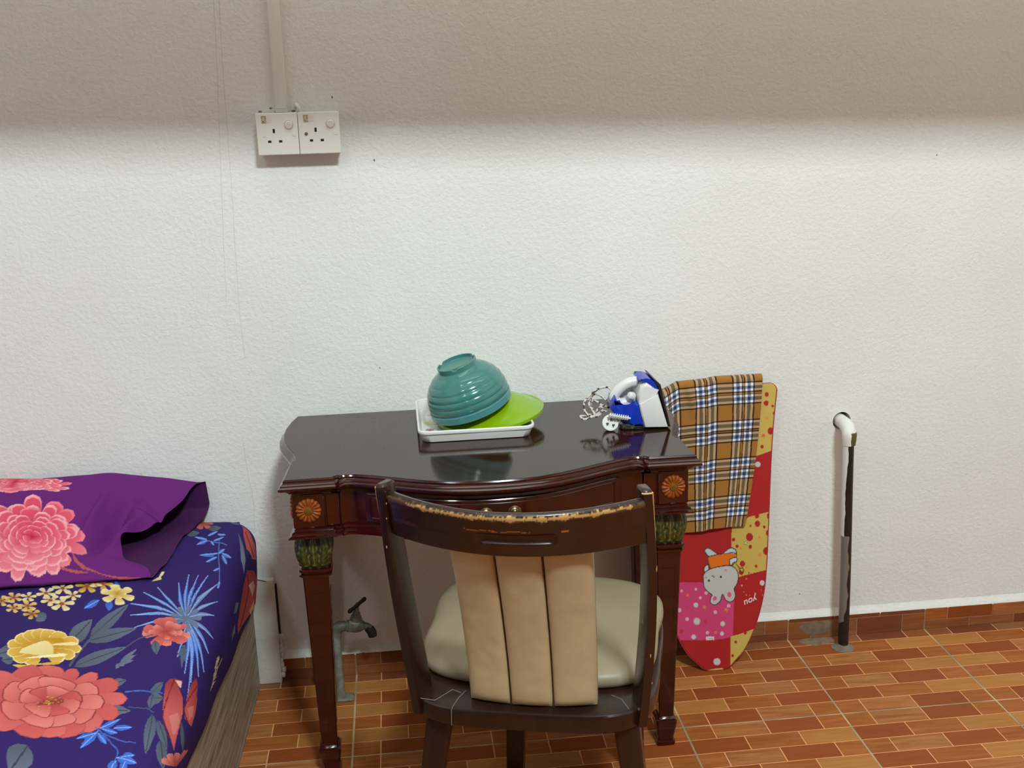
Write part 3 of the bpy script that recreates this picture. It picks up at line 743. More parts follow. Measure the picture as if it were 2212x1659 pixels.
def elbow_mat():
    m = mat('elbow_paint', (228, 226, 214), 0.5, var=0.04, vscale=60)
    nt = m.node_tree; b = nt.nodes['Principled BSDF']; old = b.inputs['Base Color'].links[0].from_socket
    tc = nt.nodes.new('ShaderNodeTexCoord'); sp = nt.nodes.new('ShaderNodeSeparateXYZ'); nt.links.new(tc.outputs['Object'], sp.inputs[0])
    n = nt.nodes.new('ShaderNodeTexNoise'); n.inputs['Scale'].default_value = 90; nt.links.new(tc.outputs['Object'], n.inputs['Vector'])
    def mt(op, *a):
        q = nt.nodes.new('ShaderNodeMath'); q.operation = op
        for i, v in enumerate(a):
            if isinstance(v, (int, float)): q.inputs[i].default_value = v
            else: nt.links.new(v, q.inputs[i])
        return q.outputs[0]
    wv = mt('MULTIPLY', mt('SUBTRACT', n.outputs['Fac'], 0.5), 0.008)
    k = mt('MULTIPLY', mt('GREATER_THAN', mt('ADD', sp.outputs[0], wv), ex-0.002), mt('MULTIPLY', mt('LESS_THAN', mt('ADD', sp.outputs[2], wv), 0.562), mt('LESS_THAN', sp.outputs[1], ey+0.016)))
    mx = nt.nodes.new('ShaderNodeMix'); mx.data_type = 'RGBA'; mx.inputs[7].default_value = L3(84, 80, 44)+(1,)
    nt.links.new(k, mx.inputs[0]); nt.links.new(old, mx.inputs[6]); nt.links.new(mx.outputs[2], b.inputs['Base Color']); return m
arc = [(ex, ey, 0.530)]+[(ex+0.004*(1-cos(a))*0.5, ey+0.022*(1-cos(a)), 0.548+0.020*sin(a)) for a in np.linspace(0, pi/2, 8)]+[(ex+0.006, -0.03, 0.568), (HOLE[0], 0.044, 0.568)]
rad = [0.0150, 0.0166, 0.0172, 0.0170, 0.0168, 0.0166, 0.0168, 0.0170, 0.0172, 0.0164, 0.0150]
tube('elbow', arc, rad[:len(arc)], elbow_mat(), pp, 20)
rings = lathe_rings([(0.027, 0.0004), (0.022, 0.003), (0.016, 0.007), (0.0128, 0.012)], Matrix.Translation((PXB[0], PXB[1], 0)), 22)
rings = [[Vector((p.x+0.003*noise.noise(Vector((p.x*90, p.y*90, i))), p.y+0.002*noise.noise(Vector((p.y*90, p.x*90, i))), p.z)) for p in r] for i, r in enumerate(rings)]
stack('cement_collar', rings, M_CEMENT, pp)
# cement smeared on the skirting and floor behind the pipe
M_SMEAR = mat('cement_smear', (128, 106, 82), 0.9, var=0.25, vscale=60)
for name, par, M in (('cement_smear', sk, Matrix.Translation((0.074, -0.0095, 0.030)) @ Matrix.Rotation(pi/2, 4, 'X')), ('cement_smear', fl, Matrix.Translation((0.070, -0.026, 0.0)) )):
    rr_ = []
    for r, z in ((1.0, -0.0005), (0.96, 0.0006), (0.5, 0.0010), (0.02, 0.0011)):
        rr_.append([M @ Vector(((0.046+0.016*noise.noise(Vector((cos(a)*2, sin(a)*2, 4))))*r*cos(a), (0.021+0.010*noise.noise(Vector((cos(a)*2.5, sin(a)*2.5, 8))))*r*sin(a), z)) for a in np.linspace(0, 2*pi, 29)[:-1]])
    stack(name, rr_, M_SMEAR, par)
# ------------------------------------------------------------------ tap on its riser under the table
M_ZINC = mat('tarnished_zinc', (128, 130, 118), 0.5, metal=0.35, var=0.35, vscale=70, bump=0.4, bscale=300)
M_RUB = mat('dark_tap_rubber', (38, 26, 22), 0.55, var=0.2, vscale=80)
tp = thing('water_tap', 'tarnished grey garden tap with dark T handle on a riser under the table', 'tap', (-1.112, -0.11, 0))
ty = -0.095
tube('riser', [(-1.1125, -0.118, 0.0), (-1.114, -0.112, 0.06), (-1.1155, -0.10, 0.13), (-1.116, ty, 0.158)], 0.0105, M_ZINC, tp, 16)
tube('elbow', [(-1.116, ty, 0.148), (-1.116, ty, 0.160), (-1.113, ty, 0.170), (-1.106, ty-0.002, 0.175), (-1.094, ty-0.003, 0.176)], [0.0125, 0.0135, 0.0135, 0.0130, 0.0125], M_ZINC, tp, 16)
bd = tube('tap_body', [(-1.098, ty-0.003, 0.176), (-1.090, ty-0.004, 0.176), (-1.089, ty-0.004, 0.176), (-1.080, ty-0.006, 0.177), (-1.068, ty-0.008, 0.178), (-1.058, ty-0.009, 0.1775), (-1.050, ty-0.010, 0.175)],
     [0.0105, 0.0105, 0.0135, 0.0145, 0.0165, 0.0150, 0.0105], M_ZINC, tp, 18)
Mt = Matrix.Translation((-1.068, ty-0.008, 0.188)) @ Matrix.Rotation(radians(8), 4, 'Y')
lathe('bonnet', [(0.0135, 0.0), (0.0145, 0.002), (0.0140, 0.010), (0.0120, 0.012), (0.0118, 0.016), (0.0088, 0.018), (0.0088, 0.023), (0.0062, 0.025), (0.0045, 0.036), (0.004, 0.046)], M_ZINC, tp, Mt, 6, angle=20)
lathe('packing_tape', [(0.0142, -0.002), (0.0152, 0.0), (0.0146, 0.003)], mat('white_thread_tape', (196, 194, 182), 0.7, var=0.1), tp, Mt, 18)
c_ = Mt @ Vector((0, 0, 0.041)); hd = Vector((0.021, 0.004, 0.015))
tube('handle', [c_-hd, c_-hd*0.82, c_-hd*0.3, c_, c_+hd*0.3, c_+hd*0.82, c_+hd], [0.0030, 0.0052, 0.0040, 0.0052, 0.0040, 0.0052, 0.0030], M_RUB, tp, 12)
tube('spout', spline([(-1.054, ty-0.010, 0.176), (-1.044, ty-0.012, 0.176), (-1.035, ty-0.016, 0.170), (-1.031, ty-0.018, 0.160)], 4), 0.0088, M_ZINC, tp, 14)
tube('spout_rubber', [(-1.042, ty-0.013, 0.1735), (-1.036, ty-0.0155, 0.169), (-1.032, ty-0.0175, 0.161), (-1.031, ty-0.018, 0.153)], [0.0098, 0.0108, 0.0108, 0.0098], M_RUB, tp, 14)
bm = bmesh.new(); add_box(bm, -1.122, -1.083, -0.132, -0.098, 0.0, 0.006, 0.0028, 2)
bmo('cement_pad', bm, M_CEMENT, tp, True)

# ------------------------------------------------------------------ printed motifs
def petal(c, ang, L_, W_, sy=1.0, tip=0.55, n=14):
    """outline of a petal growing from c (angle in degrees, picture sense): tip < 0.7 rounded, else pointed leaf"""
    o = []; a = radians(ang); ca, sa = cos(a), sin(a)
    for i in range(2*n):
        t = i/n if i < n else 2-i/n; sg = 1 if i < n else -1
        if tip < 0.7: wv = W_*1.06*(0.12+0.88*t**0.8)*sqrt(max(0.0, 1-t**5))*sg
        else: wv = W_*max(0.0, sin(pi*min(1, t**tip*0.98+0.02)))**0.9*sg
        ll = L_*(t**0.8 if tip < 0.7 else t)
        o.append((c[0]+ca*ll-sa*wv, c[1]+(sa*ll+ca*wv)*sy))
    return o
class Pen:
    def __init__(s, pr, uv): s.pr, s.uv = pr, uv
    def poly(s, P, c0, c1=None, a=None, b=None, g=1.0):
        q = [s.uv(*p) for p in P]
        if c1 is None: s.pr.poly(q, c0)
        else: s.pr.poly(q, c0, c1, s.uv(*a), s.uv(*b), g)
    def petal(s, c, ang, L_, W_, c0, c1, sy=1.0, tip=0.55, g=1.2):
        P = petal(c, ang, L_, W_, sy, tip); a = radians(ang)
        s.poly(P, c0, c1, c, (c[0]+cos(a)*L_, c[1]+sin(a)*L_*sy), g)
    def bloom(s, c, R, sy, rings, dark, mid, light, rim=None, seed=1, squash=0.0):
        rg = random.Random(seed)
        for rr, n, w_ in rings:
            for k in range(n):
                a = 360*k/n+rg.uniform(-12, 12)+rr*170; L_ = R*rr*rg.uniform(0.9, 1.08); W_ = R*rr*w_*rg.uniform(0.85, 1.15)
                base = (c[0]+rg.uniform(-2, 2), c[1]+rg.uniform(-2, 2)*sy)
                if rim: s.petal(base, a, L_*1.03, W_*1.06, rim, rim, sy)
                s.petal(base, a, L_, W_, dark, [m_*(1-.3*rr)+l_*.3*rr for m_, l_ in zip(mid, light)] if rg.random() < .5 else light, sy)
    def leaf(s, a, b, W_, c0, vein=None):
        d = (b[0]-a[0], b[1]-a[1]); L_ = sqrt(d[0]**2+d[1]**2); an = math.degrees(atan2(d[1], d[0]))
        s.petal(a, an, L_, W_, c0, [min(255, v*1.18) for v in c0], 1.0, 0.8)
        if vein: s.line([a, (a[0]+d[0]*.92, a[1]+d[1]*.92)], max(0.5, W_*0.07), vein)
    def line(s, P, w_, col):
        w_ = max(w_, 0.95)
        P = [Vector((x, y, 0)) for x, y in P]; P = spline(P, 6) if len(P) > 2 else P
        for i in range(len(P)-1):
            d = (P[i+1]-P[i]); l = d.length or 1e-6; n = Vector((-d.y, d.x, 0))/l*w_; e = d/l*w_*0.3
            s.poly([(q.x, q.y) for q in (P[i]+n-e, P[i+1]+n+e, P[i+1]-n+e, P[i]-n-e)], col)
    def disc(s, c, rx, ry, col, n=20, rot=0.0):
        s.poly([(c[0]+rx*cos(2*pi*k/n)*cos(rot)-ry*sin(2*pi*k/n)*sin(rot), c[1]+rx*cos(2*pi*k/n)*sin(rot)+ry*sin(2*pi*k/n)*cos(rot)) for k in range(n)], col)
    def star(s, c, r, col, rot=0.3):
        s.poly([(c[0]+(r if k % 2 == 0 else r*.42)*sin(rot+pi*k/5), c[1]-(r if k % 2 == 0 else r*.42)*cos(rot+pi*k/5)) for k in range(10)], col)

# ------------------------------------------------------------------ bed: panelled base, mattress in a floral fitted sheet
M_BEDW = mat('weathered_wood_grain', (150, 136, 116), 0.55, var=0.5, vscale=5, stretch=(30, 1.6, 34), detail=6)
M_BEDE = mat('pale_edge_band', (122, 116, 104), 0.5, var=0.15, vscale=30)
def bx(y): return -1.309-0.028*abs(y)
BL = 1.92
bed = thing('bed_base', 'low bed base of weathered grey wood grain under the floral mattress', 'bed', (-1.75, -0.9, 0))
def slab(name, x0f, x1f, ya, yb, z0, z1, m, parent):
    v = [(x0f(ya), ya, z0), (x1f(ya), ya, z0), (x1f(yb), yb, z0), (x0f(yb), yb, z0), (x0f(ya), ya, z1), (x1f(ya), ya, z1), (x1f(yb), yb, z1), (x0f(yb), yb, z1)]
    return mk(name, v, [(0, 1, 2, 3), (4, 5, 6, 7), (0, 1, 5, 4), (1, 2, 6, 5), (2, 3, 7, 6), (3, 0, 4, 7)], m, parent)
slab('side_panel', lambda y: bx(y)-0.018, bx, -0.030, -BL, 0.002, 0.285, M_BEDW, bed)
slab('edge_band', lambda y: bx(y)-0.018, lambda y: bx(y)+0.0008, -0.026, -0.030, 0.002, 0.285, M_BEDE, bed)
slab('bottom_strip', lambda y: bx(y)-0.018, lambda y: bx(y)+0.0015, -0.026, -BL, 0.0, 0.006, M_BEDE, bed)
slab('head_panel', lambda y: -2.22, lambda y: bx(y)-0.018, -0.026, -0.044, 0.002, 0.285, M_BEDW, bed)
slab('foot_panel', lambda y: -2.22, lambda y: bx(y)-0.018, -BL+0.018, -BL, 0.002, 0.285, M_BEDW, bed)
slab('far_panel', lambda y: -2.238, lambda y: -2.22, -0.026, -BL, 0.002, 0.285, M_BEDW, bed)
slab('deck', lambda y: -2.22, lambda y: bx(y)-0.02, -0.046, -BL+0.02, 0.262, 0.275, M_BEDW, bed)
ZM = 0.428
def hem(y): return 0.228+0.07*min(1, abs(y)/0.85)
# section: A = distance over the sheet, 0 where the top begins, negative down the side
NA1, NA2 = 190, 390
secA = list(np.linspace(-0.235, 0.0, NA1))+list(np.linspace(0.0, 0.60, NA2+1)[1:])+list(np.linspace(0.62, 0.86, 10))
ys = list(-np.linspace(0.012, 1.02, 820))+list(-np.linspace(1.04, BL-0.01, 40))
def sect(A, y):
    """(inward offset t, z) of the sheet at arc position A"""
    r1, r2 = 0.060, 0.056
    if A >= 0: return 0.032+A, ZM+0.006*(1-math.exp(-A/0.12))
    if A > -0.091:
        q = -A/0.091*pi/2; return 0.032-r1*sin(q), ZM-r2+r2*cos(q)
    d = (-A-0.091)/(0.235-0.091); zt = ZM-r2; z = zt+(hem(y)-zt)*d
    return -0.028+0.014*d**2, z
pos = np.zeros((len(secA), len(ys), 3)); uvm = np.zeros((len(secA), len(ys), 2))
T_ = {}
for j, y in enumerate(ys):
    e = 0.0
    dy = max(0, 0.05-(-y-0.012))                       # rounding of the head end corner
    lift = 0.010*(dy/0.05)**2
    for i, A in enumerate(secA):
        t, z = sect(A, y)
        if A < 0.10: t += (0.05-sqrt(max(0, 0.05**2-dy**2)))*0.7*max(0, 1-max(0, A)/0.1) if dy > 0 else 0
        wr = 0.0016*sin(y*23+A*9)*max(0, min(1, (-A-0.06)*12)) if A < -0.06 else 0
        pos[i, j] = (bx(y)-t+wr, y, z-lift*(1 if A > 0 else max(0.3, 1+A*7))+0.0012*sin(A*17+y*5)*(A > 0.05)); uvm[i, j] = (A, y)
GX, GY = np.arange(-180, 640, 3.0), np.arange(1060, 1800, 3.0)
def _table():
    PX, PY = np.meshgrid(GX, GY, indexing='ij')
    D = np.array(_f)+np.array(_r)*((PX-1106)/FOC)[..., None]-np.array(_u)*((PY-829.5)/FOC)[..., None]
    best = np.full(PX.shape, np.nan); by = np.zeros(PX.shape)
    for y in np.linspace(-1.6, 0.16, 900):                  # first entry of each sight line into the mattress
        k = (y-CAM.y)/D[..., 1]; x = CAM.x+k*D[..., 0]; z = CAM.z+k*D[..., 2]; t = bx(-abs(y))-x
        zs = np.clip((ZM-0.056-z)/0.144, 0, 1)
        A = np.where(t >= 0.032, t-0.032, np.where(z > ZM-0.056, -0.091*2/pi*np.arctan2(np.maximum(0.032-t, 1e-6)/0.060, np.maximum(z-(ZM-0.056), 1e-6)/0.056), -0.091-(ZM-0.056-z)))
        ins = np.where(t >= 0.032, z <= ZM+0.003, np.where(z > ZM-0.056, ((0.032-t)/0.060)**2+((z-ZM+0.056)/0.056)**2 <= 1, t >= -0.028+0.014*zs**2))
        new = ins & np.isnan(best); best[new] = A[new]; by[new] = y
    for i in range(len(GY)):                                # sight lines that pass the bed by: carry the last ones on
        for j in range(1, len(GX)):
            if np.isnan(best[j, i]): best[j, i] = best[j-1, i]-0.004; by[j, i] = by[j-1, i]
    return best, by
TA, TY = _table()
def bed_uv(px, py):
    i = min(max((px-GX[0])/3.0, 0), len(GX)-1.001); j = min(max((py-GY[0])/3.0, 0), len(GY)-1.001)
    a, b = int(i), int(j); u, v = i-a, j-b
    f = lambda M: float((M[a, b]*(1-u)+M[a+1, b]*u)*(1-v)+(M[a, b+1]*(1-u)+M[a+1, b+1]*u)*v)
    return (f(TA), f(TY))
pr = Print(uvm.reshape(-1, 2), (50, 32, 98))
def flat_uv(du, dv, sx=1.0):
    """the same motifs again further along the cloth"""
    def f(px, py): a, b = bed_uv(px, py); return (a*sx+du, b+dv)
    return f
GREY, GREYL, BLUE, BLUEL = (86, 92, 108), (126, 134, 148), (58, 98, 188), (138, 172, 232)
CORAL, CORALL, CORALD = (206, 92, 88), (226, 126, 116), (150, 56, 62)
def big_set(pen):
    # grey leaves under everything
    for a, b, w_ in (((150, 1392), (200, 1340), 17), ((195, 1377), (278, 1306), 13), ((190, 1386), (296, 1356), 13), ((160, 1440), (274, 1396), 13),
                     ((40, 1405), (-10, 1420), 14), ((200, 1530), (282, 1534), 14), ((150, 1560), (196, 1578), 20), ((240, 1478), (272, 1468), 9),
                     ((60, 1612), (20, 1668), 30), ((-6, 1500), (10, 1470), 16), ((30, 1428), (4, 1430), 11), ((335, 1383), (338, 1412), 9)):
        pen.leaf(a, b, w_, GREY, (60, 62, 78))
    for e in ((296, 1400), (294, 1413), (288, 1425), (268, 1437), (250, 1444)): pen.leaf((258, 1432), e, 4.5, (96, 102, 122))
    pen.line([(150, 1440), (172, 1410), (200, 1376), (226, 1352)], 2.2, (82, 86, 102)); pen.line([(274, 1396), (300, 1378), (330, 1370)], 1.2, (82, 86, 102))
    # ochre peony
    c = (92, 1403)
    for ang, L_, W_ in ((190, 74, 20), (215, 66, 22), (240, 62, 22), (265, 60, 24), (290, 60, 24), (315, 66, 22), (340, 80, 20), (0, 82, 18), (20, 72, 20), (45, 58, 20), (120, 62, 22), (145, 72, 22), (165, 76, 18)):
        pen.petal(c, ang, L_+3, W_+2, (238, 212, 140), (244, 222, 158), 0.66); pen.petal(c, ang, L_, W_, (186, 130, 24), (222, 180, 84), 0.66)
    pen.poly(petal((40, 1412), -12, 78, 34, 0.62), (240, 222, 164), (226, 200, 128), (60, 1390), (110, 1420))
    pen.poly(petal((52, 1426), -10, 96, 7, 0.62), (246, 230, 176)); pen.poly(petal((62, 1440), -8, 70, 6, 0.62), (214, 166, 60))
    pen.poly(petal((98, 1384), 10, 42, 12, 0.62), (196, 142, 34)); pen.poly(petal((108, 1396), -6, 60, 8, 0.6), (240, 218, 150))
    pen.poly(petal((28, 1440), 20, 56, 16, 0.6), (228, 190, 96), (196, 142, 34), (28, 1440), (80, 1455))
    # large coral peony
    c = (108, 1516)
    for k, (ang, L_, W_) in enumerate(((268, 106, 44), (236, 116, 46), (205, 150, 48), (300, 112, 20), (320, 132, 20), (338, 158, 30), (356, 166, 26), (14, 152, 32), (36, 132, 40), (62, 116, 46), (92, 108, 50), (122, 118, 52), (152, 146, 48), (180, 156, 44))):
        pen.petal(c, ang, L_*1.015, W_*1.03, (160, 58, 62), (186, 76, 76), 0.72); pen.petal(c, ang, L_, W_, (164, 62, 64), CORAL if k % 2 else (214, 104, 98), 0.72, 0.5, 0.6)
    for k, (ang, L_, W_) in enumerate(((30, 104, 44), (75, 84, 52), (118, 86, 54), (160, 108, 44), (335, 112, 34), (0, 116, 32), (200, 104, 44), (240, 84, 50), (285, 78, 54))):
        pen.petal(c, ang, L_*1.03, W_*1.05, (150, 54, 60), (150, 54, 60), 0.66); pen.petal(c, ang, L_, W_, (150, 54, 58), CORALL if k % 3 else (222, 118, 108), 0.66, 0.5, 0.55)
    for k, (ang, L_, W_) in enumerate(((200, 66, 34), (250, 52, 40), (300, 54, 40), (345, 70, 30), (20, 66, 34), (75, 52, 42), (130, 56, 42))):
        pen.petal(c, ang, L_*1.04, W_*1.06, (146, 50, 56), (146, 50, 56), 0.6); pen.petal(c, ang, L_, W_, (158, 56, 58), CORAL if k % 2 else CORALL, 0.6, 0.5, 0.7)
    pen.poly(petal((78, 1524), -14, 62, 11, 0.7), (152, 58, 54))
    rg = random.Random(4)
    for k in range(46): x = rg.gauss(106, 12); pen.disc((x, 1516-0.25*(x-106)+rg.gauss(0, 4)), 1.7, 1.3, rg.choice(((206, 164, 76), (188, 128, 52), (120, 62, 40))), 8)
    # blue sprig below
    st = [(206, 1572), (222, 1584), (240, 1604), (254, 1620), (246, 1644), (236, 1662)]; pen.line(st, 1.3, (70, 106, 190)); pen.line([(210, 1578), (250, 1594), (292, 1606)], 1.1, (70, 106, 190))
    for a, b, w_ in (((216, 1574), (260, 1552), 6), ((246, 1572), (286, 1568), 6), ((222, 1574), (254, 1583), 6), ((212, 1580), (172, 1618), 8), ((206, 1584), (164, 1596), 5), ((212, 1584), (230, 1606), 7), ((252, 1634), (296, 1650), 10), ((250, 1640), (232, 1668), 9), ((262, 1632), (292, 1632), 6), ((270, 1646), (262, 1668), 8)):
        pen.leaf(a, b, w_, BLUE, BLUEL)
def rest_set(pen):
    # cream clusters by the pillow
    for i, (x, y, R, dk) in enumerate(((4, 1300, 20, 1), (30, 1293, 20, 1), (62, 1292, 18, 0), (100, 1284, 22, 0), (136, 1274, 24, 0), (158, 1290, 18, 0), (60, 1312, 22, 1), (30, 1316, 18, 1), (70, 1330, 20, 2), (134, 1308, 28, 0), (110, 1300, 22, 0),
                                         (188, 1270, 26, 2), (222, 1264, 24, 2), (206, 1262, 18, 0))):
        lo, hi = ((212, 184, 122), (240, 222, 172)) if dk == 0 else (((196, 140, 50), (236, 206, 140)) if dk == 1 else ((180, 124, 26), (226, 186, 96)))
        for k in range(5): pen.petal((x, y), 72*k+i*31, R, R*0.36, lo, hi, 0.6)
        pen.disc((x, y), R*0.2, R*0.13, (158, 74, 52))
    pen.leaf((100, 1330), (78, 1346), 10, GREY); pen.leaf((214, 1300), (182, 1318), 7, BLUE, BLUEL); pen.leaf((236, 1300), (236, 1322), 8, BLUE); pen.leaf((258, 1266), (250, 1270), 12, BLUE)
    for k in range(6): pen.petal((254, 1287), 60*k+20, 38, 14, (204, 160, 70), (242, 224, 172), 0.58)
    for k in range(5): pen.petal((254, 1284), 72*k, 20, 7, (190, 140, 46), (240, 220, 160), 0.58)
    pen.petal((340, 1252), -50, 22, 4, (236, 212, 140), (244, 226, 170), 1); pen.petal((328, 1256), -20, 22, 4, (216, 182, 100), (240, 220, 160), 1)
    # spiky blue plant
    c = (402, 1336)
    for b, w_, col in (((408, 1240), 4, BLUE), ((428, 1240), 4, BLUE), ((449, 1244), 4, (78, 116, 200)), ((386, 1258), 4, BLUE), ((470, 1262), 5, (104, 118, 146)), ((470, 1300), 4, (104, 118, 146)), ((462, 1330), 5, (104, 118, 146)),
                       ((310, 1280), 3, (90, 132, 210)), ((282, 1305), 3.5, (90, 132, 210)), ((282, 1329), 3.5, (90, 132, 210)), ((290, 1355), 2.5, (110, 130, 190)), ((340, 1268), 3, (80, 118, 200)),
                       ((398, 1456), 4, BLUE), ((412, 1474), 4, BLUE), ((428, 1462), 4, BLUE), ((440, 1452), 4, (70, 96, 170)), ((460, 1380), 4, (88, 104, 150)), ((450, 1412), 4, (76, 100, 160)), ((382, 1420), 3, BLUE), ((404, 1510), 2.5, BLUE)):
        q = ((b[0]+c[0])/2+(b[1]-c[1])*0.06, (b[1]+c[1])/2-abs(b[0]-c[0])*0.08)
        d = Vector((b[0]-c[0], b[1]-c[1], 0)); n = Vector((-d.y, d.x, 0)).normalized()*w_
        m_ = Vector((q[0], q[1], 0))
        pen.poly([c, (m_+n)[:2], b, (m_-n)[:2]], (92, 112, 150), [min(255, v*1.35) for v in col], c, b)
        pen.line([c, q, b], 0.6, BLUEL)
    for k in range(9): pen.petal(c, 40*k, 34, 7, (96, 108, 130), (112, 122, 150), 0.9)
    c = (358, 1364)
    pen.bloom(c, 52, 0.62, ((1.0, 9, 0.34), (0.72, 7, 0.34), (0.42, 5, 0.4)), (168, 62, 60), (206, 92, 88), (230, 138, 122), None, 5)
    for e in ((400, 1394), (404, 1410), (400, 1430), (392, 1444), (384, 1420)): pen.leaf((395, 1400), e, 4, (78, 86, 104))
    # sprigs near the head
    pen.line([(474, 1168), (472, 1200), (474, 1232), (473, 1270)], 0.9, (88, 120, 186)); pen.line([(440, 1166), (468, 1170), (490, 1178)], 0.8, (88, 120, 186)); pen.line([(452, 1124), (480, 1122), (502, 1126)], 0.8, (90, 96, 118))
    for a, b, w_ in (((446, 1164), (420, 1160), 3), ((448, 1166), (424, 1176), 4), ((450, 1156), (470, 1146), 3), ((462, 1166), (484, 1160), 3), ((456, 1168), (462, 1176), 3), ((470, 1152), (488, 1156), 3), ((470, 1196), (430, 1198), 4), ((468, 1204), (444, 1212), 4), ((472, 1196), (486, 1186), 4),
                     ((480, 1196), (500, 1206), 4), ((480, 1200), (490, 1220), 4), ((474, 1228), (460, 1234), 3), ((474, 1256), (470, 1272), 3)): pen.leaf(a, b, w_, (70, 106, 186), BLUEL)
    for k in range(7): pen.petal((436, 1128), 51*k, 26, 9, (168, 72, 58), (206, 108, 92), 0.6)
    pen.leaf((450, 1142), (478, 1138), 6, (78, 84, 92)); pen.leaf((404, 1156), (432, 1150), 6, (78, 84, 92)); pen.leaf((500, 1124), (520, 1132), 5, (84, 92, 112))
    # two parrots
    for dx, P, belly in ((0, [(357, 1478), (366, 1468), (377, 1466), (393, 1472), (392, 1482), (384, 1484), (394, 1508), (394, 1540), (388, 1568), (382, 1590), (375, 1622), (369, 1600), (358, 1570), (351, 1548), (352, 1520)], [(364, 1548), (384, 1540), (388, 1556), (380, 1586), (372, 1588)]),
                         (0, [(414, 1476), (423, 1465), (427, 1480), (424, 1500), (425, 1512), (421, 1540), (417, 1560), (414, 1573), (406, 1562), (399, 1552), (398, 1528), (405, 1500)], [(404, 1530), (418, 1524), (416, 1548), (408, 1556)])):
        pen.poly(P, (150, 54, 56), (196, 92, 88), P[0], P[len(P)//2]); pen.poly(belly, (206, 120, 112))
        pen.line([P[2], P[-2], P[-4]], 1.2, (110, 34, 40))
    pen.poly([(378, 1470), (393, 1472), (390, 1488), (386, 1484)], (226, 170, 156))
    pen.line([(270, 1494), (310, 1490), (350, 1498)], 1.3, (70, 106, 190)); pen.line([(276, 1526), (310, 1528), (332, 1540)], 0.9, GREY)
    for a, b, w_ in (((326, 1498), (352, 1474), 10), ((322, 1510), (352, 1508), 13), ((330, 1544), (314, 1630), 12), ((340, 1556), (360, 1620), 9), ((346, 1600), (352, 1662), 12), ((392, 1560), (398, 1634), 5), ((330, 1500), (324, 1532), 9)): pen.leaf(a, b, w_, (80, 88, 104), (56, 58, 72))
    for k in range(5): pen.petal((378, 1656), -150+35*k, 34, 10, (170, 70, 66), (214, 128, 116), 0.9)
    # motifs that hang down the side
    for P, c0, c1 in (([(524, 1135), (534, 1143), (545, 1165), (553, 1190), (553, 1210), (544, 1208), (532, 1186), (526, 1160)], (176, 70, 70), (214, 112, 108)),
                      ([(533, 1232), (548, 1236), (554, 1252), (554, 1282), (549, 1318), (534, 1350), (516, 1388), (515, 1362), (521, 1312), (526, 1268)], (168, 62, 64), (204, 98, 96)),
                      ([(536, 1268), (546, 1258), (550, 1270), (544, 1296)], (236, 190, 186), (226, 160, 156)), ([(538, 1330), (548, 1300), (547, 1320), (541, 1338)], (226, 176, 140), (236, 200, 170)),
                      ([(514, 1150), (524, 1176), (530, 1210), (526, 1240), (520, 1210)], GREY, GREYL), ([(504, 1330), (510, 1302), (517, 1306), (512, 1328)], GREY, GREYL), ([(500, 1380), (508, 1356), (508, 1380), (500, 1400)], GREY, GREYL)):
        pen.poly(P, c0, c1, P[0], P[len(P)//2])
    pen.line([(534, 1240), (536, 1280), (530, 1330), (522, 1370)], 0.8, (130, 40, 46)); pen.line([(530, 1150), (540, 1178), (548, 1204)], 0.7, (130, 40, 46))
    rg = random.Random(3)
    for k in range(26):
        t = k/26; x, y = 470-0.5*t*24+rg.uniform(-2, 3), 1428+t*82
        pen.leaf((x, y), (x+rg.uniform(2, 9), y-rg.uniform(2, 10)), 1.6, (206, 186, 146))
    pen.line([(482, 1438), (470, 1470), (456, 1512)], 0.9, (206, 186, 146))
for du, dv in ((0.33, 0.06), (0.0, -0.98), (0.36, -0.9), (0.40, -0.42)):
    p2 = Pen(pr, flat_uv(du, dv)); big_set(p2)
p1 = Pen(pr, bed_uv); rest_set(p1); big_set(p1)
M_SHEET = attr_mat('floral_sheet', 'print', 0.8, 0.15, 0.25, 1400)
mtop = thing('mattress', 'mattress in a navy purple fitted sheet printed with large coral and yellow flowers', 'mattress', (-1.75, -0.9, 0.276))
sheet = grid_mesh('fitted_sheet', pos, M_SHEET, mtop); set_print(sheet, pr.rgb)
# the sheet closed round the rest of the mattress
slab('mattress_core', lambda y: -2.21, lambda y: bx(y)-0.012, -0.014, -BL+0.012, 0.2765, ZM-0.012, mat('navy_sheet_plain', (52, 33, 96), 0.8, var=0.1), mtop)

# ------------------------------------------------------------------ pillow in a purple case
K = {'y': [-0.345, -0.338, -0.31, -0.27, -0.22, -0.17, -0.12, -0.08, -0.05, -0.03, -0.018],
     'full': [0.438, 0.455, 0.474, 0.494, 0.515, 0.532, 0.548, 0.560, 0.566, 0.562, 0.545],
     'mouth': [0.437, 0.440, 0.445, 0.452, 0.470, 0.474, 0.488, 0.503, 0.522, 0.527, 0.520],
     'x': [-1.452, -1.452, -1.464, -1.52, -1.535, -1.487, -1.454, -1.429, -1.415, -1.405, -1.396]}
NV1, NV2, NX = 220, 70, 420
vy = np.linspace(0, 1, NV1)**0.9; yv = -0.345+vy*(0.345-0.018)
hz_f, hz_m, xe = np.interp(yv, K['y'], K['full']), np.interp(yv, K['y'], K['mouth']), np.interp(yv, K['y'], K['x'])
ker = np.ones(13)/13; sm = lambda a: np.convolve(np.pad(a, 6, 'edge'), ker, 'valid'); hz_f, hz_m, xe = sm(hz_f), sm(hz_m), sm(xe)
sx_ = np.concatenate([np.linspace(0, 0.42, 60), np.linspace(0.42, 1, NX-60+1)[1:]])
XLP = -2.16
pos = np.zeros((NX, NV1+NV2, 3))
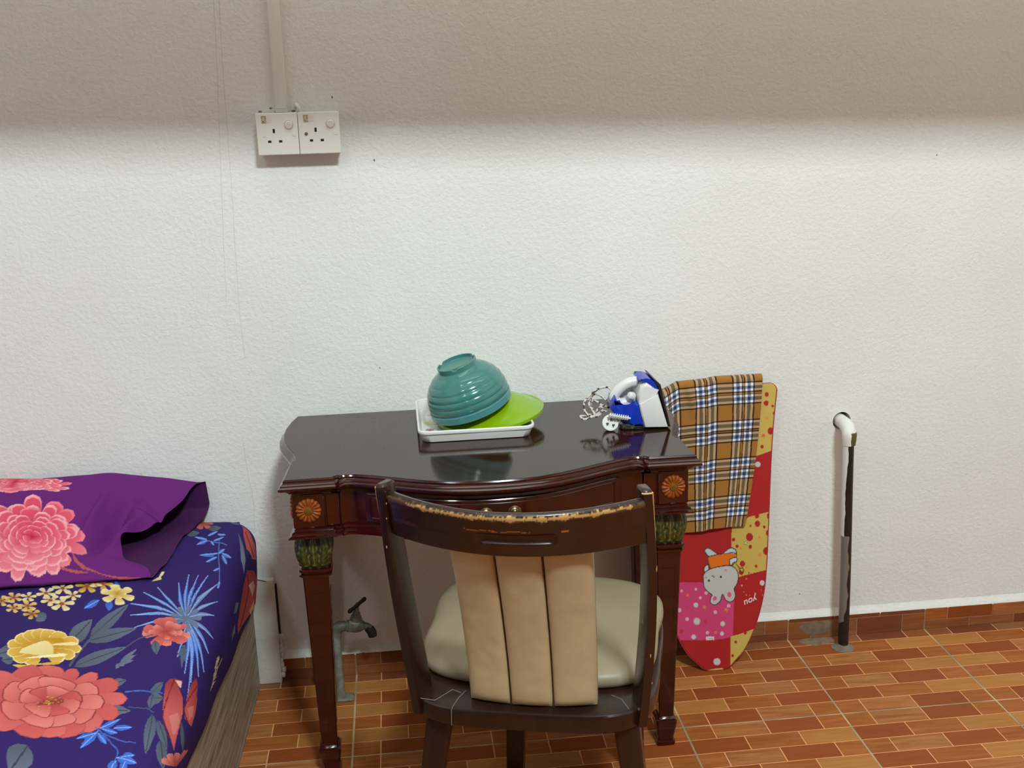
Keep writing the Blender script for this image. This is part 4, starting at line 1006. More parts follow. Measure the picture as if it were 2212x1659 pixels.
for i, s in enumerate(sx_):
    for j in range(NV1+NV2):
        if j < NV1:
            y = yv[j]; x = XLP+(xe[j]-XLP)*s
            d = (xe[j]-x); full = 1-math.exp(-max(0, d)/0.10); endl = min(1, max(0, (x-XLP)/0.16))**0.5
            z = (hz_m[j]+(hz_f[j]-hz_m[j])*full-0.432)*endl+0.432
            # drawn-in folds by the open end
            f = math.exp(-(((x+1.560-0.30*(y+0.2))/0.016)**2))*math.exp(-((y+0.19)/0.075)**2); z -= 0.030*f
            f = math.exp(-(((x+1.600-0.25*(y+0.2))/0.012)**2))*math.exp(-((y+0.17)/0.06)**2); z += 0.017*f
            f = math.exp(-(((x+1.527-0.45*(y+0.2))/0.012)**2))*math.exp(-((y+0.20)/0.045)**2); z += 0.019*f
            f = math.exp(-(((y+0.125+0.42*(x+1.50))/0.010)**2))*math.exp(-((x+1.49)/0.05)**2); z -= 0.012*f
            z += 0.0032*sin((x*0.8+y)*62+3*noise.noise(Vector((x*6, y*6, 1))))*math.exp(-((y+0.11)/0.06)**2)*min(1, max(0, (-1.52-x)/0.1))
            z += 0.006*noise.noise(Vector((x*11, y*11, 2)))*endl*min(1, (y+0.345)/0.03)
        else:
            t = (j-NV1)/(NV2-1)
            xq = np.interp(t, [0, 0.12, 0.25, 0.45, 0.8, 1.0], [-1.388, -1.384, -1.402, -1.425, -1.434, -1.448]); x = XLP+(xq-XLP)*s
            if t < 0.15: y = -0.0155; z = 0.52-(0.52-0.452)*t/0.15
            else: y = -0.017-(0.345-0.017)*(t-0.15)/0.85; z = 0.4375+0.0145*max(0, 1-(t-0.15)/0.12)**2+0.001*sin(x*70+y*30)
            endl = min(1, max(0, (x-XLP)/0.16))**0.5; z = min(z, 0.432+(z-0.432)*endl) if t < 0.3 else z
            d = max(0, min(1, (s-0.9)*10)); z += 0.004*noise.noise(Vector((x*25, y*25, 5)))*d
        pos[i, j] = (x, y, max(z, 0.4362))
P_ = pos.reshape(-1, 3)
pn = Vector((0, -0.41, 0.91)).normalized(); pw = Vector((0, 0.91, 0.41)).normalized(); p0 = Vector((-1.7, -0.2, 0.5))
uvp = np.stack([P_[:, 0], (P_[:, 1]-p0.y)*pw.y+(P_[:, 2]-p0.z)*pw.z], 1)
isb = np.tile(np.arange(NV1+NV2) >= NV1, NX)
uvp[isb, 1] += 5.0                                   # the underside stays unprinted, its ground a darker purple
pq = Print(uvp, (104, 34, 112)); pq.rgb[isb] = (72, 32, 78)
def pil_uv(px, py): q = on_plane(px, py, p0, pn); return (q.x, (q-p0).dot(pw))
pen = Pen(pq, pil_uv)
for P in ([(158, 1200), (172, 1222), (190, 1236), (222, 1246), (182, 1240), (164, 1224)], [(110, 1226), (150, 1240), (200, 1246), (160, 1247), (120, 1238)], [(200, 1243), (250, 1250), (324, 1252), (324, 1257), (250, 1254)]): pen.poly(P, (178, 84, 84))
def carnation(c, R, sy, seed):
    rg = random.Random(seed)
    for rr, n, W_ in ((1.0, 17, 0.20), (0.86, 15, 0.20), (0.72, 13, 0.21), (0.58, 11, 0.20), (0.44, 9, 0.18), (0.30, 7, 0.15), (0.18, 5, 0.10)):
        for k in range(n):
            a = 360*k/n+rg.uniform(-9, 9)+rr*100; L_ = R*rr*rg.uniform(0.88, 1.06); w_ = R*W_*rg.uniform(0.8, 1.2)
            lower = 0.5+0.5*sin(radians(a))
            tipc = np.array((222, 82, 104))*(1-0.45*lower)+np.array((250, 186, 190))*0.45*lower
            edge = (246, 176, 178) if rg.random() < .75 else (236, 132, 140)
            pen.petal(c, a, L_*1.03, w_*1.06, (190, 34, 62), edge, sy, 0.42, 1.6); pen.petal(c, a, L_*0.965, w_*0.93, (176, 28, 58), tipc, sy, 0.42, 0.75)
carnation((74, 1172), 112, 0.80, 2); carnation((36, 1044), 112, 0.22, 3); carnation((-190, 1150), 110, 0.8, 5)
M_CASE = attr_mat('purple_pillowcase', 'print', 0.75, 0.15, 0.25, 1500)
pillow = thing('pillow', 'purple pillow with a large pink carnation print, its case open at one end', 'pillow', (-1.75, -0.18, 0.436))
pc = grid_mesh('pillowcase', pos, M_CASE, pillow, wrap_v=True); set_print(pc, pq.rgb)
# stuffing inside, well back from the opening
rings = []
for x in np.linspace(-2.10, -1.66, 8):
    k = sqrt(max(0.05, 1-((x+1.88)/0.24)**4)); rings.append([(x, -0.175+0.13*cos(a)*k, 0.478+(0.030 if sin(a) > 0 else 0.036)*sin(a)*k+0.02*cos(a)*k*(sin(a) > 0)) for a in np.linspace(0, 2*pi, 25)[:-1]])
stack('stuffing', rings, mat('white_stuffing', (210, 205, 200), 0.9), pillow)

# ------------------------------------------------------------------ ironing board leaning on the wall
BD = Vector((0, 0.098, 0.69)).normalized(); BN = Vector((0, -0.99, 0.1406)).normalized(); B0 = Vector((0, -0.128, 0.001))
def board_uv(px, py): q = on_plane(px, py, B0, BN); return (q.x, (q-B0).dot(BD))
def board_pt(x, h, d=0.0): return Vector((x, 0, 0))+Vector((0, B0.y, B0.z))+BD*h+BN*d
edge = [board_uv(*p) for p in ((1560, 1446), (1590, 1427), (1612, 1400), (1634, 1350), (1650, 1290), (1657, 1230), (1661, 1150), (1667, 1000), (1672, 920), (1679, 850))]
AX = -0.219; HT = 0.687
rt = [(x-AX, max(h, 0.0)) for x, h in edge]
rt = [(0.012, 0.0003), (0.030, 0.003)]+[p for p in rt if p[1] > 0.008]
rt += [(rt[-1][0]+0.001, HT-0.018), (rt[-1][0]-0.003, HT-0.007), (rt[-1][0]-0.012, HT)]
rr = [(p.x, p.y) for p in spline([(a, b, 0) for a, b in rt], 5)]
LH = 0.128                                              # its left edge stands clear of the table
outl = [(AX+a, b) for a, b in rr]+[(AX-min(a, LH), b) for a, b in rr[::-1]]
bd = thing('ironing_board', 'tabletop ironing board with red, yellow and pink patchwork cover leaning on the wall', 'ironing board', (AX, -0.1, 0))
M_BACK = mat('board_edge', (150, 40, 40), 0.7, var=0.1)
stack('board', [[board_pt(x, h, d) for x, h in outl] for d in (-0.012, -0.0012)], M_BACK, bd)
hs = np.array(sorted(set([b for _, b in rr]+list(np.linspace(0.0004, HT-0.0004, 520)))))
rh = np.array([b for _, b in rr]); ra = np.array([a for a, _ in rr])
half_at = np.interp(hs, rh, ra)
us = np.linspace(-1, 1, 240)
hl_ = np.where(us[:, None] < 0, np.minimum(half_at, LH)[None, :], half_at[None, :]); X = AX+us[:, None]*hl_; H = np.repeat(hs[None, :], len(us), 0)
edg = np.minimum(1, (1-np.abs(us[:, None]))*hl_/0.006); rnd = -0.0035*(1-edg)**2
pos = np.zeros(X.shape+(3,))
pos[..., 0] = X; pos[..., 1] = B0.y+BD.y*H+BN.y*rnd; pos[..., 2] = B0.z+BD.z*H+BN.z*rnd
pb = Print(np.stack([X.ravel(), H.ravel()], 1), (172, 32, 32)); pen = Pen(pb, board_uv)
RED, YEL, PNK, WHT = (172, 32, 32), (200, 172, 84), (208, 66, 116), (200, 194, 190)
q = lambda X_, Y_: (1400+X_/4.147, 1100+Y_/4.147)          # coordinates of the lower half, enlarged
for P in ([(1586, 700), (1700, 700), (1700, 962), (1634, 985), (1586, 1000)], [(1581, 1127), (1635, 1112), (1700, 1096), (1700, 1224), (1656, 1231), (1604, 1244), (1578, 1252)], [(1578, 1375), (1600, 1369), (1640, 1354), (1700, 1330), (1700, 1480), (1578, 1480)],
          [(1508, 1455), (1524, 1449), (1545, 1444), (1562, 1443), (1565, 1460), (1508, 1470)]):
    pen.poly(P, YEL)
pen.poly([(1420, 1258), (1584, 1258), (1586, 1300), (1583, 1374), (1560, 1381), (1520, 1383), (1420, 1383)], PNK)
pen.poly([(1420, 1000), (1584, 1000), (1584, 870), (1420, 870)], PNK)
for X_, Y_, r in ((880, 70, 14), (975, 62, 19), (1078, 72, 12), (980, 130, 24), (918, 148, 9), (1040, 160, 12), (1078, 212, 24), (908, 250, 32), (765, 272, 15), (797, 332, 14), (915, 336, 16), (1062, 375, 32), (845, 488, 24), (968, 510, 12),
                  (835, 565, 22), (785, 1190, 12), (870, 1105, 15), (757, 1312, 12), (1000, 1010, 10), (1160, 130, 14), (905, 570, 7)):
    x, y = q(X_, Y_); pen.disc((x, y), r/4.147, r/4.147*1.15, (172, 36, 32), 18)
for X_, Y_, r in ((1000, 250, 20), (1000, 410, 24), (830, 350, 16), (880, 520, 16), (760, 120, 18)): pen.star(q(X_, Y_), r/4.147, (222, 130, 66))
for x, y, r in ((1656, 852, 5), (1655, 871, 6), (1669, 877, 3), (1674, 893, 5), (1665, 931, 8), (1646, 965, 4), (1676, 962, 6), (1663, 1110, 0), (1660, 1113, 4)): pen.disc((x, y), r*.9, r, (172, 36, 32), 16)
pen.star((1649, 941), 6, (214, 92, 64)); pen.star((1656, 903), 5, (228, 140, 70))
pen.disc((1637, 1003), 6, 6, WHT, 16)
# white dots and stars on the pink square
for X_, Y_, r in ((428, 716, 12), (300, 732, 12), (468, 794, 14), (428, 858, 25), (602, 922, 17), (350, 984, 17), (437, 1004, 35), (668, 1026, 25), (532, 1106, 16), (662, 1114, 21), (408, 1144, 25), (722, 866, 17), (280, 905, 20), (520, 750, 16)):
    pen.disc(q(X_, Y_), r/4.147*0.95, r/4.147, (196, 150, 150) if r > 20 else (222, 170, 184), 18)
    if r > 20: pen.disc(q(X_, Y_), r/4.147*0.72, r/4.147*0.76, (206, 200, 196), 18)
for X_, Y_, r, c in ((355, 770, 22, (232, 120, 90)), (352, 870, 16, (200, 60, 90)), (505, 876, 26, (214, 126, 60)), (515, 1010, 30, (200, 50, 70)), (700, 900, 26, (222, 130, 70)), (300, 1095, 28, (190, 50, 60)), (606, 1104, 20, (230, 120, 100))): pen.star(q(X_, Y_), r/4.147, c)
pen.poly([q(*p) for p in ((518, 1140), (592, 1140), (592, 1172), (518, 1172))], (220, 210, 206))
pen.poly([q(*p) for p in ((545, 1158), (585, 1158), (585, 1163), (545, 1163))], (200, 90, 110))
pen.disc(q(617, 1366), 8.2, 8.2, (208, 150, 146), 20); pen.disc(q(617, 1366), 6.4, 6.6, (206, 200, 196), 20)
for X_, Y_, r, c in ((1022, 660, 22, WHT), (880, 622, 8, (220, 120, 80)), (840, 684, 8, (222, 150, 80)), (858, 740, 6, (230, 130, 90)), (880, 768, 7, (230, 130, 90)), (955, 750, 6, (220, 100, 70)), (1014, 726, 6, (200, 110, 60)), (1028, 770, 7, (230, 120, 90)), (910, 770, 4, (230, 150, 120)), (1040, 560, 0, RED)):
    if r: pen.disc(q(X_, Y_), r/4.147, r/4.147*1.08, c, 16)
# an upside-down rabbit figure in an orange dress
INK = (66, 52, 52)
def figure(P, fill, w_=0.55):
    pen.poly(P, fill); pen.line(list(P)+[P[0]], w_, INK)
figure([q(*p) for p in ((545, 425), (515, 390), (508, 362), (540, 350), (600, 385), (615, 408))], (192, 200, 202))
figure([q(*p) for p in ((668, 398), (715, 358), (752, 346), (786, 368), (790, 400), (760, 412))], (192, 200, 202))
figure([q(*p) for p in ((545, 540), (520, 570), (500, 545), (510, 510), (540, 500))], (200, 202, 200))
figure([q(*p) for p in ((530, 428), (610, 408), (700, 396), (790, 400), (760, 500), (640, 516), (560, 530))], (224, 112, 24))
figure([q(*p) for p in ((728, 452), (772, 432), (796, 440), (790, 470), (762, 480), (750, 500), (732, 496))], (206, 206, 206))
hd_ = [q(*p) for p in ((505, 572), (560, 535), (650, 512), (735, 506), (785, 535), (806, 585), (800, 660), (772, 712), (782, 770), (768, 812), (735, 830), (695, 812), (674, 768), (660, 772), (652, 812), (620, 848), (585, 855), (556, 832), (562, 790), (572, 768), (530, 735), (500, 690), (494, 620))]
hp = [(v.x, v.y) for v in spline([(x, y, 0) for x, y in hd_], 3, True)]
figure(hp, (196, 192, 186))
pen.disc(q(597, 800), 4.0, 5.2, (220, 92, 128), 16, 0.5); pen.disc(q(728, 766), 4.4, 6.0, (220, 92, 128), 16, -0.1)
for X_, Y_ in ((545, 640), (652, 606)): pen.disc(q(X_, Y_), 2.4, 2.6, (60, 52, 52), 10)
pen.line([q(585, 612), q(592, 600), q(572, 598)], 0.5, INK); pen.disc(q(694, 546), 2.6, 2.2, (214, 130, 136), 10); pen.disc(q(518, 612), 2.2, 2.6, (214, 130, 136), 10)
pen.line([q(785, 485), q(812, 520), q(834, 548)], 0.6, (110, 84, 24)); figure([q(*p) for p in ((845, 524), (858, 548), (838, 562), (818, 536))], (214, 166, 60), 0.4)
pen.star(q(874, 302), 5.5, (60, 50, 40)); pen.star(q(874, 302), 4.0, (210, 204, 180))
M_COVER = attr_mat('patchwork_cover', 'print', 0.6, 0.3, 0.12, 1300)
cv = grid_mesh('cover', pos, M_COVER, bd); set_print(cv, pb.rgb)
def text_on(name, body, centre, toward, size, col, d=0.0006, shear=0.25):
    cu = bpy.data.curves.new(name, 'FONT'); cu.body = body; cu.align_x = 'CENTER'; cu.align_y = 'CENTER'; cu.size = size; cu.extrude = 0.00025; cu.shear = shear; cu.offset = size*0.012
    ot = bpy.data.objects.new(name, cu); C.objects.link(ot)
    me = bpy.data.meshes.new_from_object(ot.evaluated_get(bpy.context.evaluated_depsgraph_get())); bpy.data.objects.remove(ot)
    a, b = board_pt(*centre, d), board_pt(*toward, d); ex_ = (b-a).normalized(); ey_ = BN.cross(ex_)
    me.transform(Matrix(((ex_.x, ey_.x, BN.x, a.x), (ex_.y, ey_.y, BN.y, a.y), (ex_.z, ey_.z, BN.z, a.z), (0, 0, 0, 1))))
    return link(name, me, col, bd)
r7 = lambda X_, Y_: board_uv(1560+X_/8.294, 1150+Y_/8.294)
text_on('lettering', 'you', r7(512, 1222), r7(395, 1274), 0.0225, mat('white_print', (226, 206, 202), 0.6, var=0.02))

# ------------------------------------------------------------------ tartan cloth hung over the board
NU, NV = 250, 300; CT = HT+0.014
pos = np.zeros((NU, NV, 3)); rgb = np.zeros((NU, NV, 3)); uvc = np.zeros((NU, NV, 2))
L_f, L_b = 0.360, 0.15
for j in range(NV):
    s = -L_b+(L_f+L_b)*j/(NV-1)                       # along the cloth, 0 on the crest
    for i in range(NU):
        u = i/(NU-1)
        low = max(0, s)/L_f
        xl = -0.343+0.008*low; xr = -0.096-0.020*low-0.030*low**2
        x = xl+(xr-xl)*u
        crest = CT+0.004*(u > .45)*(1-math.exp(-((u-.45)/.06)**2))-0.012*max(0, 0.45-u)-0.020*max(0, 0.18-u)/0.18
        d0 = 0.0065; R_ = 0.011
        if s < -R_*1.2: h = crest-R_*0.6+(s+R_*1.2); d = -0.018
        elif s < R_*1.2:
            a = (s/(R_*1.2))*pi/2; h = crest-R_*0.6+R_*0.9*cos(a); d = -0.006+0.0135*sin(a)
        else: h = crest-R_*0.6-(s-R_*1.2); d = d0+0.001
        if s > 0:
            fold = 0.0035*sin(u*9+2.0+1.2*low)*(0.3+low)+0.0022*noise.noise(Vector((u*5, low*6, 3)))
            fold += 0.010*math.exp(-((u-0.03-0.10*low)/0.05)**2)*(1-low)+0.007*math.exp(-((u-0.30-0.25*(low-.1))/0.035)**2)*math.exp(-((low-0.10)/0.10)**2)
            d += max(-0.003, fold)*min(1, s/0.02)+0.003*low
        p = board_pt(x, h, d); p.y = min(p.y, -0.004); pos[i, j] = p
        uvc[i, j] = (0.242*u*(1-0.05*low)-0.0030*sin(low*7)*(1-u), s)
PER = 0.0885
def cls(v, off):
    f = np.abs(((v-off)/PER+0.5) % 1-0.5)
    c = np.zeros(f.shape, int)
    for lo, hi, k in ((0.0, .018, 0), (.018, .045, 3), (.045, .105, 1), (.105, .195, 2), (.195, .262, 1), (.262, .304, 3)): c[(f >= lo) & (f < hi)] = k
    return c
a_, b_ = cls(uvc[..., 0], 0.196), cls(uvc[..., 1], 0.043)
TM = {(0, 0): (160, 108, 46), (0, 1): (188, 152, 108), (0, 2): (104, 90, 68), (0, 3): (52, 34, 28), (1, 1): (238, 236, 240), (1, 2): (132, 142, 164), (1, 3): (96, 92, 96), (2, 2): (44, 60, 96), (2, 3): (36, 36, 46), (3, 3): (22, 20, 24)}
for (m_, n_), c in TM.items():
    rgb[((a_ == m_) & (b_ == n_)) | ((a_ == n_) & (b_ == m_))] = c
cl = grid_mesh('plaid_cloth', pos, attr_mat('tartan_flannel', 'print', 0.95, 0.1, 0.6, 700, sheen=0.2)); set_print(cl, rgb.reshape(-1, 3))
sol = cl.modifiers.new('thickness', 'SOLIDIFY'); sol.thickness = 0.002; sol.offset = -1
tag(cl, 'brown tartan flannel cloth draped over the top of the patchwork ironing board', 'cloth')

# ------------------------------------------------------------------ tray, cover and bowl on the table
M_TRAY = mat('white_melamine', (226, 224, 218), 0.22, spec=0.5, var=0.015, vscale=30)
tray = thing('serving_tray', 'white rectangular tray with printed flowers, under the green cover and teal bowl', 'tray', (-0.785, -0.16, TZ+0.0005))
def rrect(x0, x1, y0, y1, r, z, n=6):
    o = []
    for cx, cy, a0 in ((x1-r, y1-r, 0), (x0+r, y1-r, pi/2), (x0+r, y0+r, pi), (x1-r, y0+r, 1.5*pi)):
        for k in range(n+1): a = a0+pi/2*k/n; o.append((cx+r*cos(a), cy+r*sin(a), z))
    return o
tx0, tx1, ty0, ty1 = -0.905, -0.664, -0.291, -0.034; tz = TZ+0.0006
def tr_(d, z, r): return rrect(tx0+d, tx1-d, ty0+d, ty1-d, r, z)
stack('tray_body', [tr_(0.012, tz, 0.016), tr_(0.009, tz+0.001, 0.018), tr_(0.004, tz+0.0155, 0.019), tr_(0.0035, tz+0.0185, 0.019), tr_(0.0005, tz+0.0190, 0.021), tr_(0.0, tz+0.0205, 0.021), tr_(0.0, tz+0.0250, 0.021), tr_(0.0008, tz+0.0262, 0.021),
                    tr_(0.0025, tz+0.0265, 0.020), tr_(0.0042, tz+0.0258, 0.019), tr_(0.0062, tz+0.016, 0.018), tr_(0.0105, tz+0.0042, 0.016), tr_(0.014, tz+0.0036, 0.014)], M_TRAY, tray, angle=50)
gx, gy = np.linspace(tx0+0.015, tx1-0.015, 130), np.linspace(ty0+0.015, ty1-0.015, 136)
pos = np.zeros((130, 136, 3)); pos[..., 0] = gx[:, None]; pos[..., 1] = gy[None, :]; pos[..., 2] = tz+0.0039
pt_ = Print(pos[..., :2].reshape(-1, 2), (214, 214, 210)); rg = random.Random(11)
for k in range(58):
    c = (rg.uniform(tx0+.02, tx1-.02), rg.uniform(ty0+.02, ty1-.02)); kind = rg.random(); col = rg.choice(((222, 206, 92), (232, 216, 120), (150, 70, 112), (196, 120, 150), (150, 170, 90), (120, 120, 140)))
    if kind < .5:
        R_ = rg.uniform(.008, .017)
        for m_ in range(6): pt_.poly(petal(c, m_*60+k*13, R_, R_*.36), col)
        pt_.poly(petal((c[0]-.003, c[1]), 0, .006, .003), (190, 140, 60))
    else: pt_.poly(petal(c, rg.uniform(0, 360), rg.uniform(.01, .02), .004, 1, .8), rg.choice(((150, 170, 110), (132, 60, 100), (120, 130, 120))))
for c, R_, col in (((-0.868, -0.262), 0.017, (226, 212, 100)), ((-0.866, -0.245), 0.011, (206, 196, 84)), ((-0.884, -0.238), 0.007, (140, 62, 110)), ((-0.878, -0.205), 0.010, (140, 62, 110)), ((-0.88, -0.16), 0.015, (214, 204, 96))):
    for m_ in range(6): pt_.poly(petal(c, m_*60+20, R_, R_*.4), col)
pp_ = grid_mesh('printed_base', pos, attr_mat('tray_print', 'print', 0.25, 0.5), tray); set_print(pp_, pt_.rgb)
# lime cover, tipped against the rim of the tray
M_LIME = mat('lime_plastic', (132, 172, 8), 0.22, spec=0.5, var=0.03, vscale=10, coat=0.3)
LM = Matrix.Translation((-0.7455, -0.166, tz+0.0225)) @ Matrix.Rotation(radians(-6.5), 4, 'Y') @ Matrix.Rotation(radians(2.0), 4, 'X')
lid = thing('food_cover', 'lime green shallow domed cover tipped up on the white tray beneath the teal bowl', 'cover', (-0.745, -0.172, tz+0.016))
lathe('dome', [(0.1150, -0.0040), (0.1165, -0.0030), (0.1165, 0.0030), (0.1150, 0.0046), (0.1115, 0.0052), (0.1100, 0.0044), (0.107, 0.0052), (0.095, 0.0125), (0.078, 0.0225), (0.060, 0.0318), (0.0475, 0.0370), (0.0455, 0.0372)], M_LIME, lid, LM, 72, False, False)
lathe('top_ring', [(0.0460, 0.0370), (0.0450, 0.0388), (0.0425, 0.0390), (0.0405, 0.0380), (0.0385, 0.0335), (0.0, 0.0332)], M_LIME, lid, LM, 48, False, False)
lathe('inner_face', [(0.1150, -0.0040), (0.1130, -0.0025), (0.1100, 0.0012), (0.095, 0.0100), (0.078, 0.0200), (0.060, 0.0293), (0.046, 0.0340)], M_LIME, lid, LM, 72, False, False)
# teal bowl upside down on top
M_TEAL = mat('teal_melamine', (64, 124, 116), 0.16, spec=0.5, var=0.04, vscale=10, coat=0.3)
M_TEALD = mat('teal_rim', (78, 138, 140), 0.2, spec=0.5, var=0.03, vscale=10)
BM_ = Matrix.Translation((-0.7905, -0.192, 0.7255)) @ Matrix.Rotation(radians(-17.0), 4, 'Y') @ Matrix.Rotation(radians(5.0), 4, 'X')
bowl = thing('bowl', 'teal ribbed bowl turned upside down on the lime green cover', 'bowl', (-0.79, -0.195, 0.70))
prof = [(0.0865, 0.0035), (0.0872, 0.006)]
for k in range(61):
    t = k/60; z = 0.006+0.068*t
    r = 0.0872*sqrt(max(0, 1-(t*0.845)**2.3)); r += 0.0016*abs(sin(pi*5*t))**0.7-0.0004
    prof.append((r, z))
r_e, z_e = prof[-1]
prof += [(0.044, 0.0795), (0.0425, 0.0805), (0.0420, 0.0815)]
lathe('bowl_body', prof, M_TEAL, bowl, BM_, 72, False, False, 60)
lathe('rim_band', [(0.0835, -0.0125), (0.0868, -0.0130), (0.0885, -0.0118), (0.0892, 0.0022), (0.0880, 0.0036), (0.0862, 0.0038), (0.0835, 0.0020), (0.0828, -0.010), (0.0835, -0.0125)], M_TEALD, bowl, BM_, 72, False, False)
lathe('inside', [(0.083, -0.010), (0.082, 0.01), (0.076, 0.035), (0.060, 0.058), (0.040, 0.070), (0.0, 0.072)], M_TEAL, bowl, BM_, 48, False, False)
fr_ = []
for r, z in ((0.0430, 0.079), (0.0425, 0.0905), (0.0412, 0.0915), (0.0395, 0.0912), (0.0385, 0.0850), (0.034, 0.0815), (0.0001, 0.0810)):
    ring = []
    for j in range(72):
        a = 2*pi*j/72; notch = 0.004 if (z > 0.09 and min(abs(((a-b+pi) % (2*pi))-pi) for b in (0.35, 2.45, 4.54)) < 0.13) else 0
        ring.append(BM_ @ Vector((r*cos(a), r*sin(a), z-notch)))
    fr_.append(ring)
stack('foot_ring', fr_, M_TEAL, bowl, False, True, True, 40)

# ------------------------------------------------------------------ travel iron on its heel, its cord and plug
M_IWH = mat('iron_white', (222, 222, 218), 0.28, spec=0.5, var=0.015, vscale=30)
M_IBL = mat('iron_blue', (14, 52, 178), 0.22, spec=0.5, var=0.05, vscale=20, coat=0.2)
M_IDK = mat('iron_dark', (26, 24, 26), 0.4, var=0.2, vscale=60)
M_STEEL = mat('iron_steel', (150, 148, 142), 0.22, metal=0.9, var=0.1, vscale=60)
iron = thing('iron', 'small blue and white iron standing on its heel on the table, its plug beside it', 'iron', (-0.43, -0.235, TZ))
IY = -0.25
def ip(px, py): v = on_plane(px, py, (0, IY, 0), (0, 1, 0)); return v.x, max(v.z, TZ+0.0045)
def plate(name, P, y0, y1, m, bev=0.004, seg=3, parent=iron, inset=0.0):
    """extruded outline with rounded edges; y0 is the near face"""
    bm = bmesh.new(); pts = [ip(*p) for p in P]
    a = sum(pts[i][0]*pts[(i+1) % len(pts)][1]-pts[(i+1) % len(pts)][0]*pts[i][1] for i in range(len(pts)))
    if a < 0: pts = pts[::-1]
    lo = [bm.verts.new((x, y0, z)) for x, z in pts]; hi = [bm.verts.new((x, y1, z)) for x, z in pts]
    f0 = bm.faces.new(lo); f1 = bm.faces.new(hi[::-1])
    n = len(pts)
    for i in range(n): bm.faces.new((lo[(i+1) % n], lo[i], hi[i], hi[(i+1) % n]))
    es = list(f0.edges)+list(f1.edges)
    bmesh.ops.bevel(bm, geom=es, offset=bev, segments=seg, profile=0.5, affect='EDGES')
    return bmo(name, bm, m, parent, True, 35)
def curve(P, n=5, closed=True): return [(v.x, v.y) for v in spline([(x, y, 0) for x, y in P], n, closed)]
plate('body', [(1410, 838), (1415, 842), (1436, 915), (1385, 914.5), (1379, 890), (1373, 864), (1371, 846), (1377, 826), (1390, 818), (1402, 826)], IY-0.033, IY+0.045, M_IWH, 0.007)
# flat white flank with its crease
plate('flank', [(1374, 864), (1413, 843), (1434, 913), (1386, 912.5)], IY-0.036, IY-0.020, M_IWH, 0.002, 2)
plate('heel_shell', [(1374, 863), (1386, 914), (1362, 909), (1338, 902), (1326, 892), (1318, 883), (1315.5, 875), (1317, 866), (1321, 857), (1325, 850), (1326.5, 858), (1330, 866), (1337, 871), (1347, 872.5), (1358, 870), (1367, 864)], IY-0.030, IY+0.030, M_IBL, 0.006)
hl = [ip(*p) for p in ((1376, 824), (1362, 826), (1349, 832), (1338, 841), (1330, 850), (1326.5, 859), (1330, 866), (1339, 870.5), (1350, 870), (1362, 866), (1374, 860))]
tube('handle', [(v.x, IY+0.002, v.z) for v in spline([(x, IY, z) for x, z in hl], 5)], 0.0108, M_IWH, iron, 18)
lathe('dial', [(0.0088, 0), (0.0092, 0.004), (0.0075, 0.010), (0.004, 0.0125)], M_IWH, iron, Matrix.Translation((ip(1364, 853)[0], IY-0.012, ip(1364, 853)[1])) @ Matrix.Rotation(radians(-62), 4, 'Y') @ Matrix.Rotation(0.5, 4, 'X'), 20)
plate('back_wall', [(1338, 846), (1352, 834), (1374, 826), (1374, 862), (1360, 868), (1346, 870), (1336, 866)], IY+0.022, IY+0.040, M_IWH, 0.004)
plate('nose_cap', curve([(1374, 815), (1383, 811), (1392, 810), (1402, 813.5), (1411, 821), (1415.5, 828), (1415.5, 841), (1408, 834), (1398, 824), (1388, 818)], 4), IY-0.030, IY+0.034, M_IBL, 0.005)
plate('soleplate', [(1404, 811), (1410, 814), (1418.5, 822), (1440, 916), (1436.5, 916), (1415.5, 829)], IY-0.034, IY+0.055, M_IDK, 0.0012, 2)
plate('sole_face', [(1411, 815), (1419.5, 822.5), (1441, 916), (1439.5, 916), (1418, 823)], IY-0.032, IY+0.053, M_STEEL, 0.0004, 1)
x0_, x1_ = ip(1342, 905)[0], ip(1437, 915)[0]
bm = bmesh.new(); add_box(bm, x0_, x1_, IY-0.026, IY+0.040, TZ+0.0004, TZ+0.0075, 0.002, 2); bmo('heel_foot', bm, M_IDK, iron, True, 40)
lathe('heel_ring', [(0.018, 0.0), (0.020, 0.002), (0.020, 0.010), (0.016, 0.014)], M_STEEL, iron, Matrix.Translation((x0_+0.012, IY-0.008, TZ+0.0006)), 24)
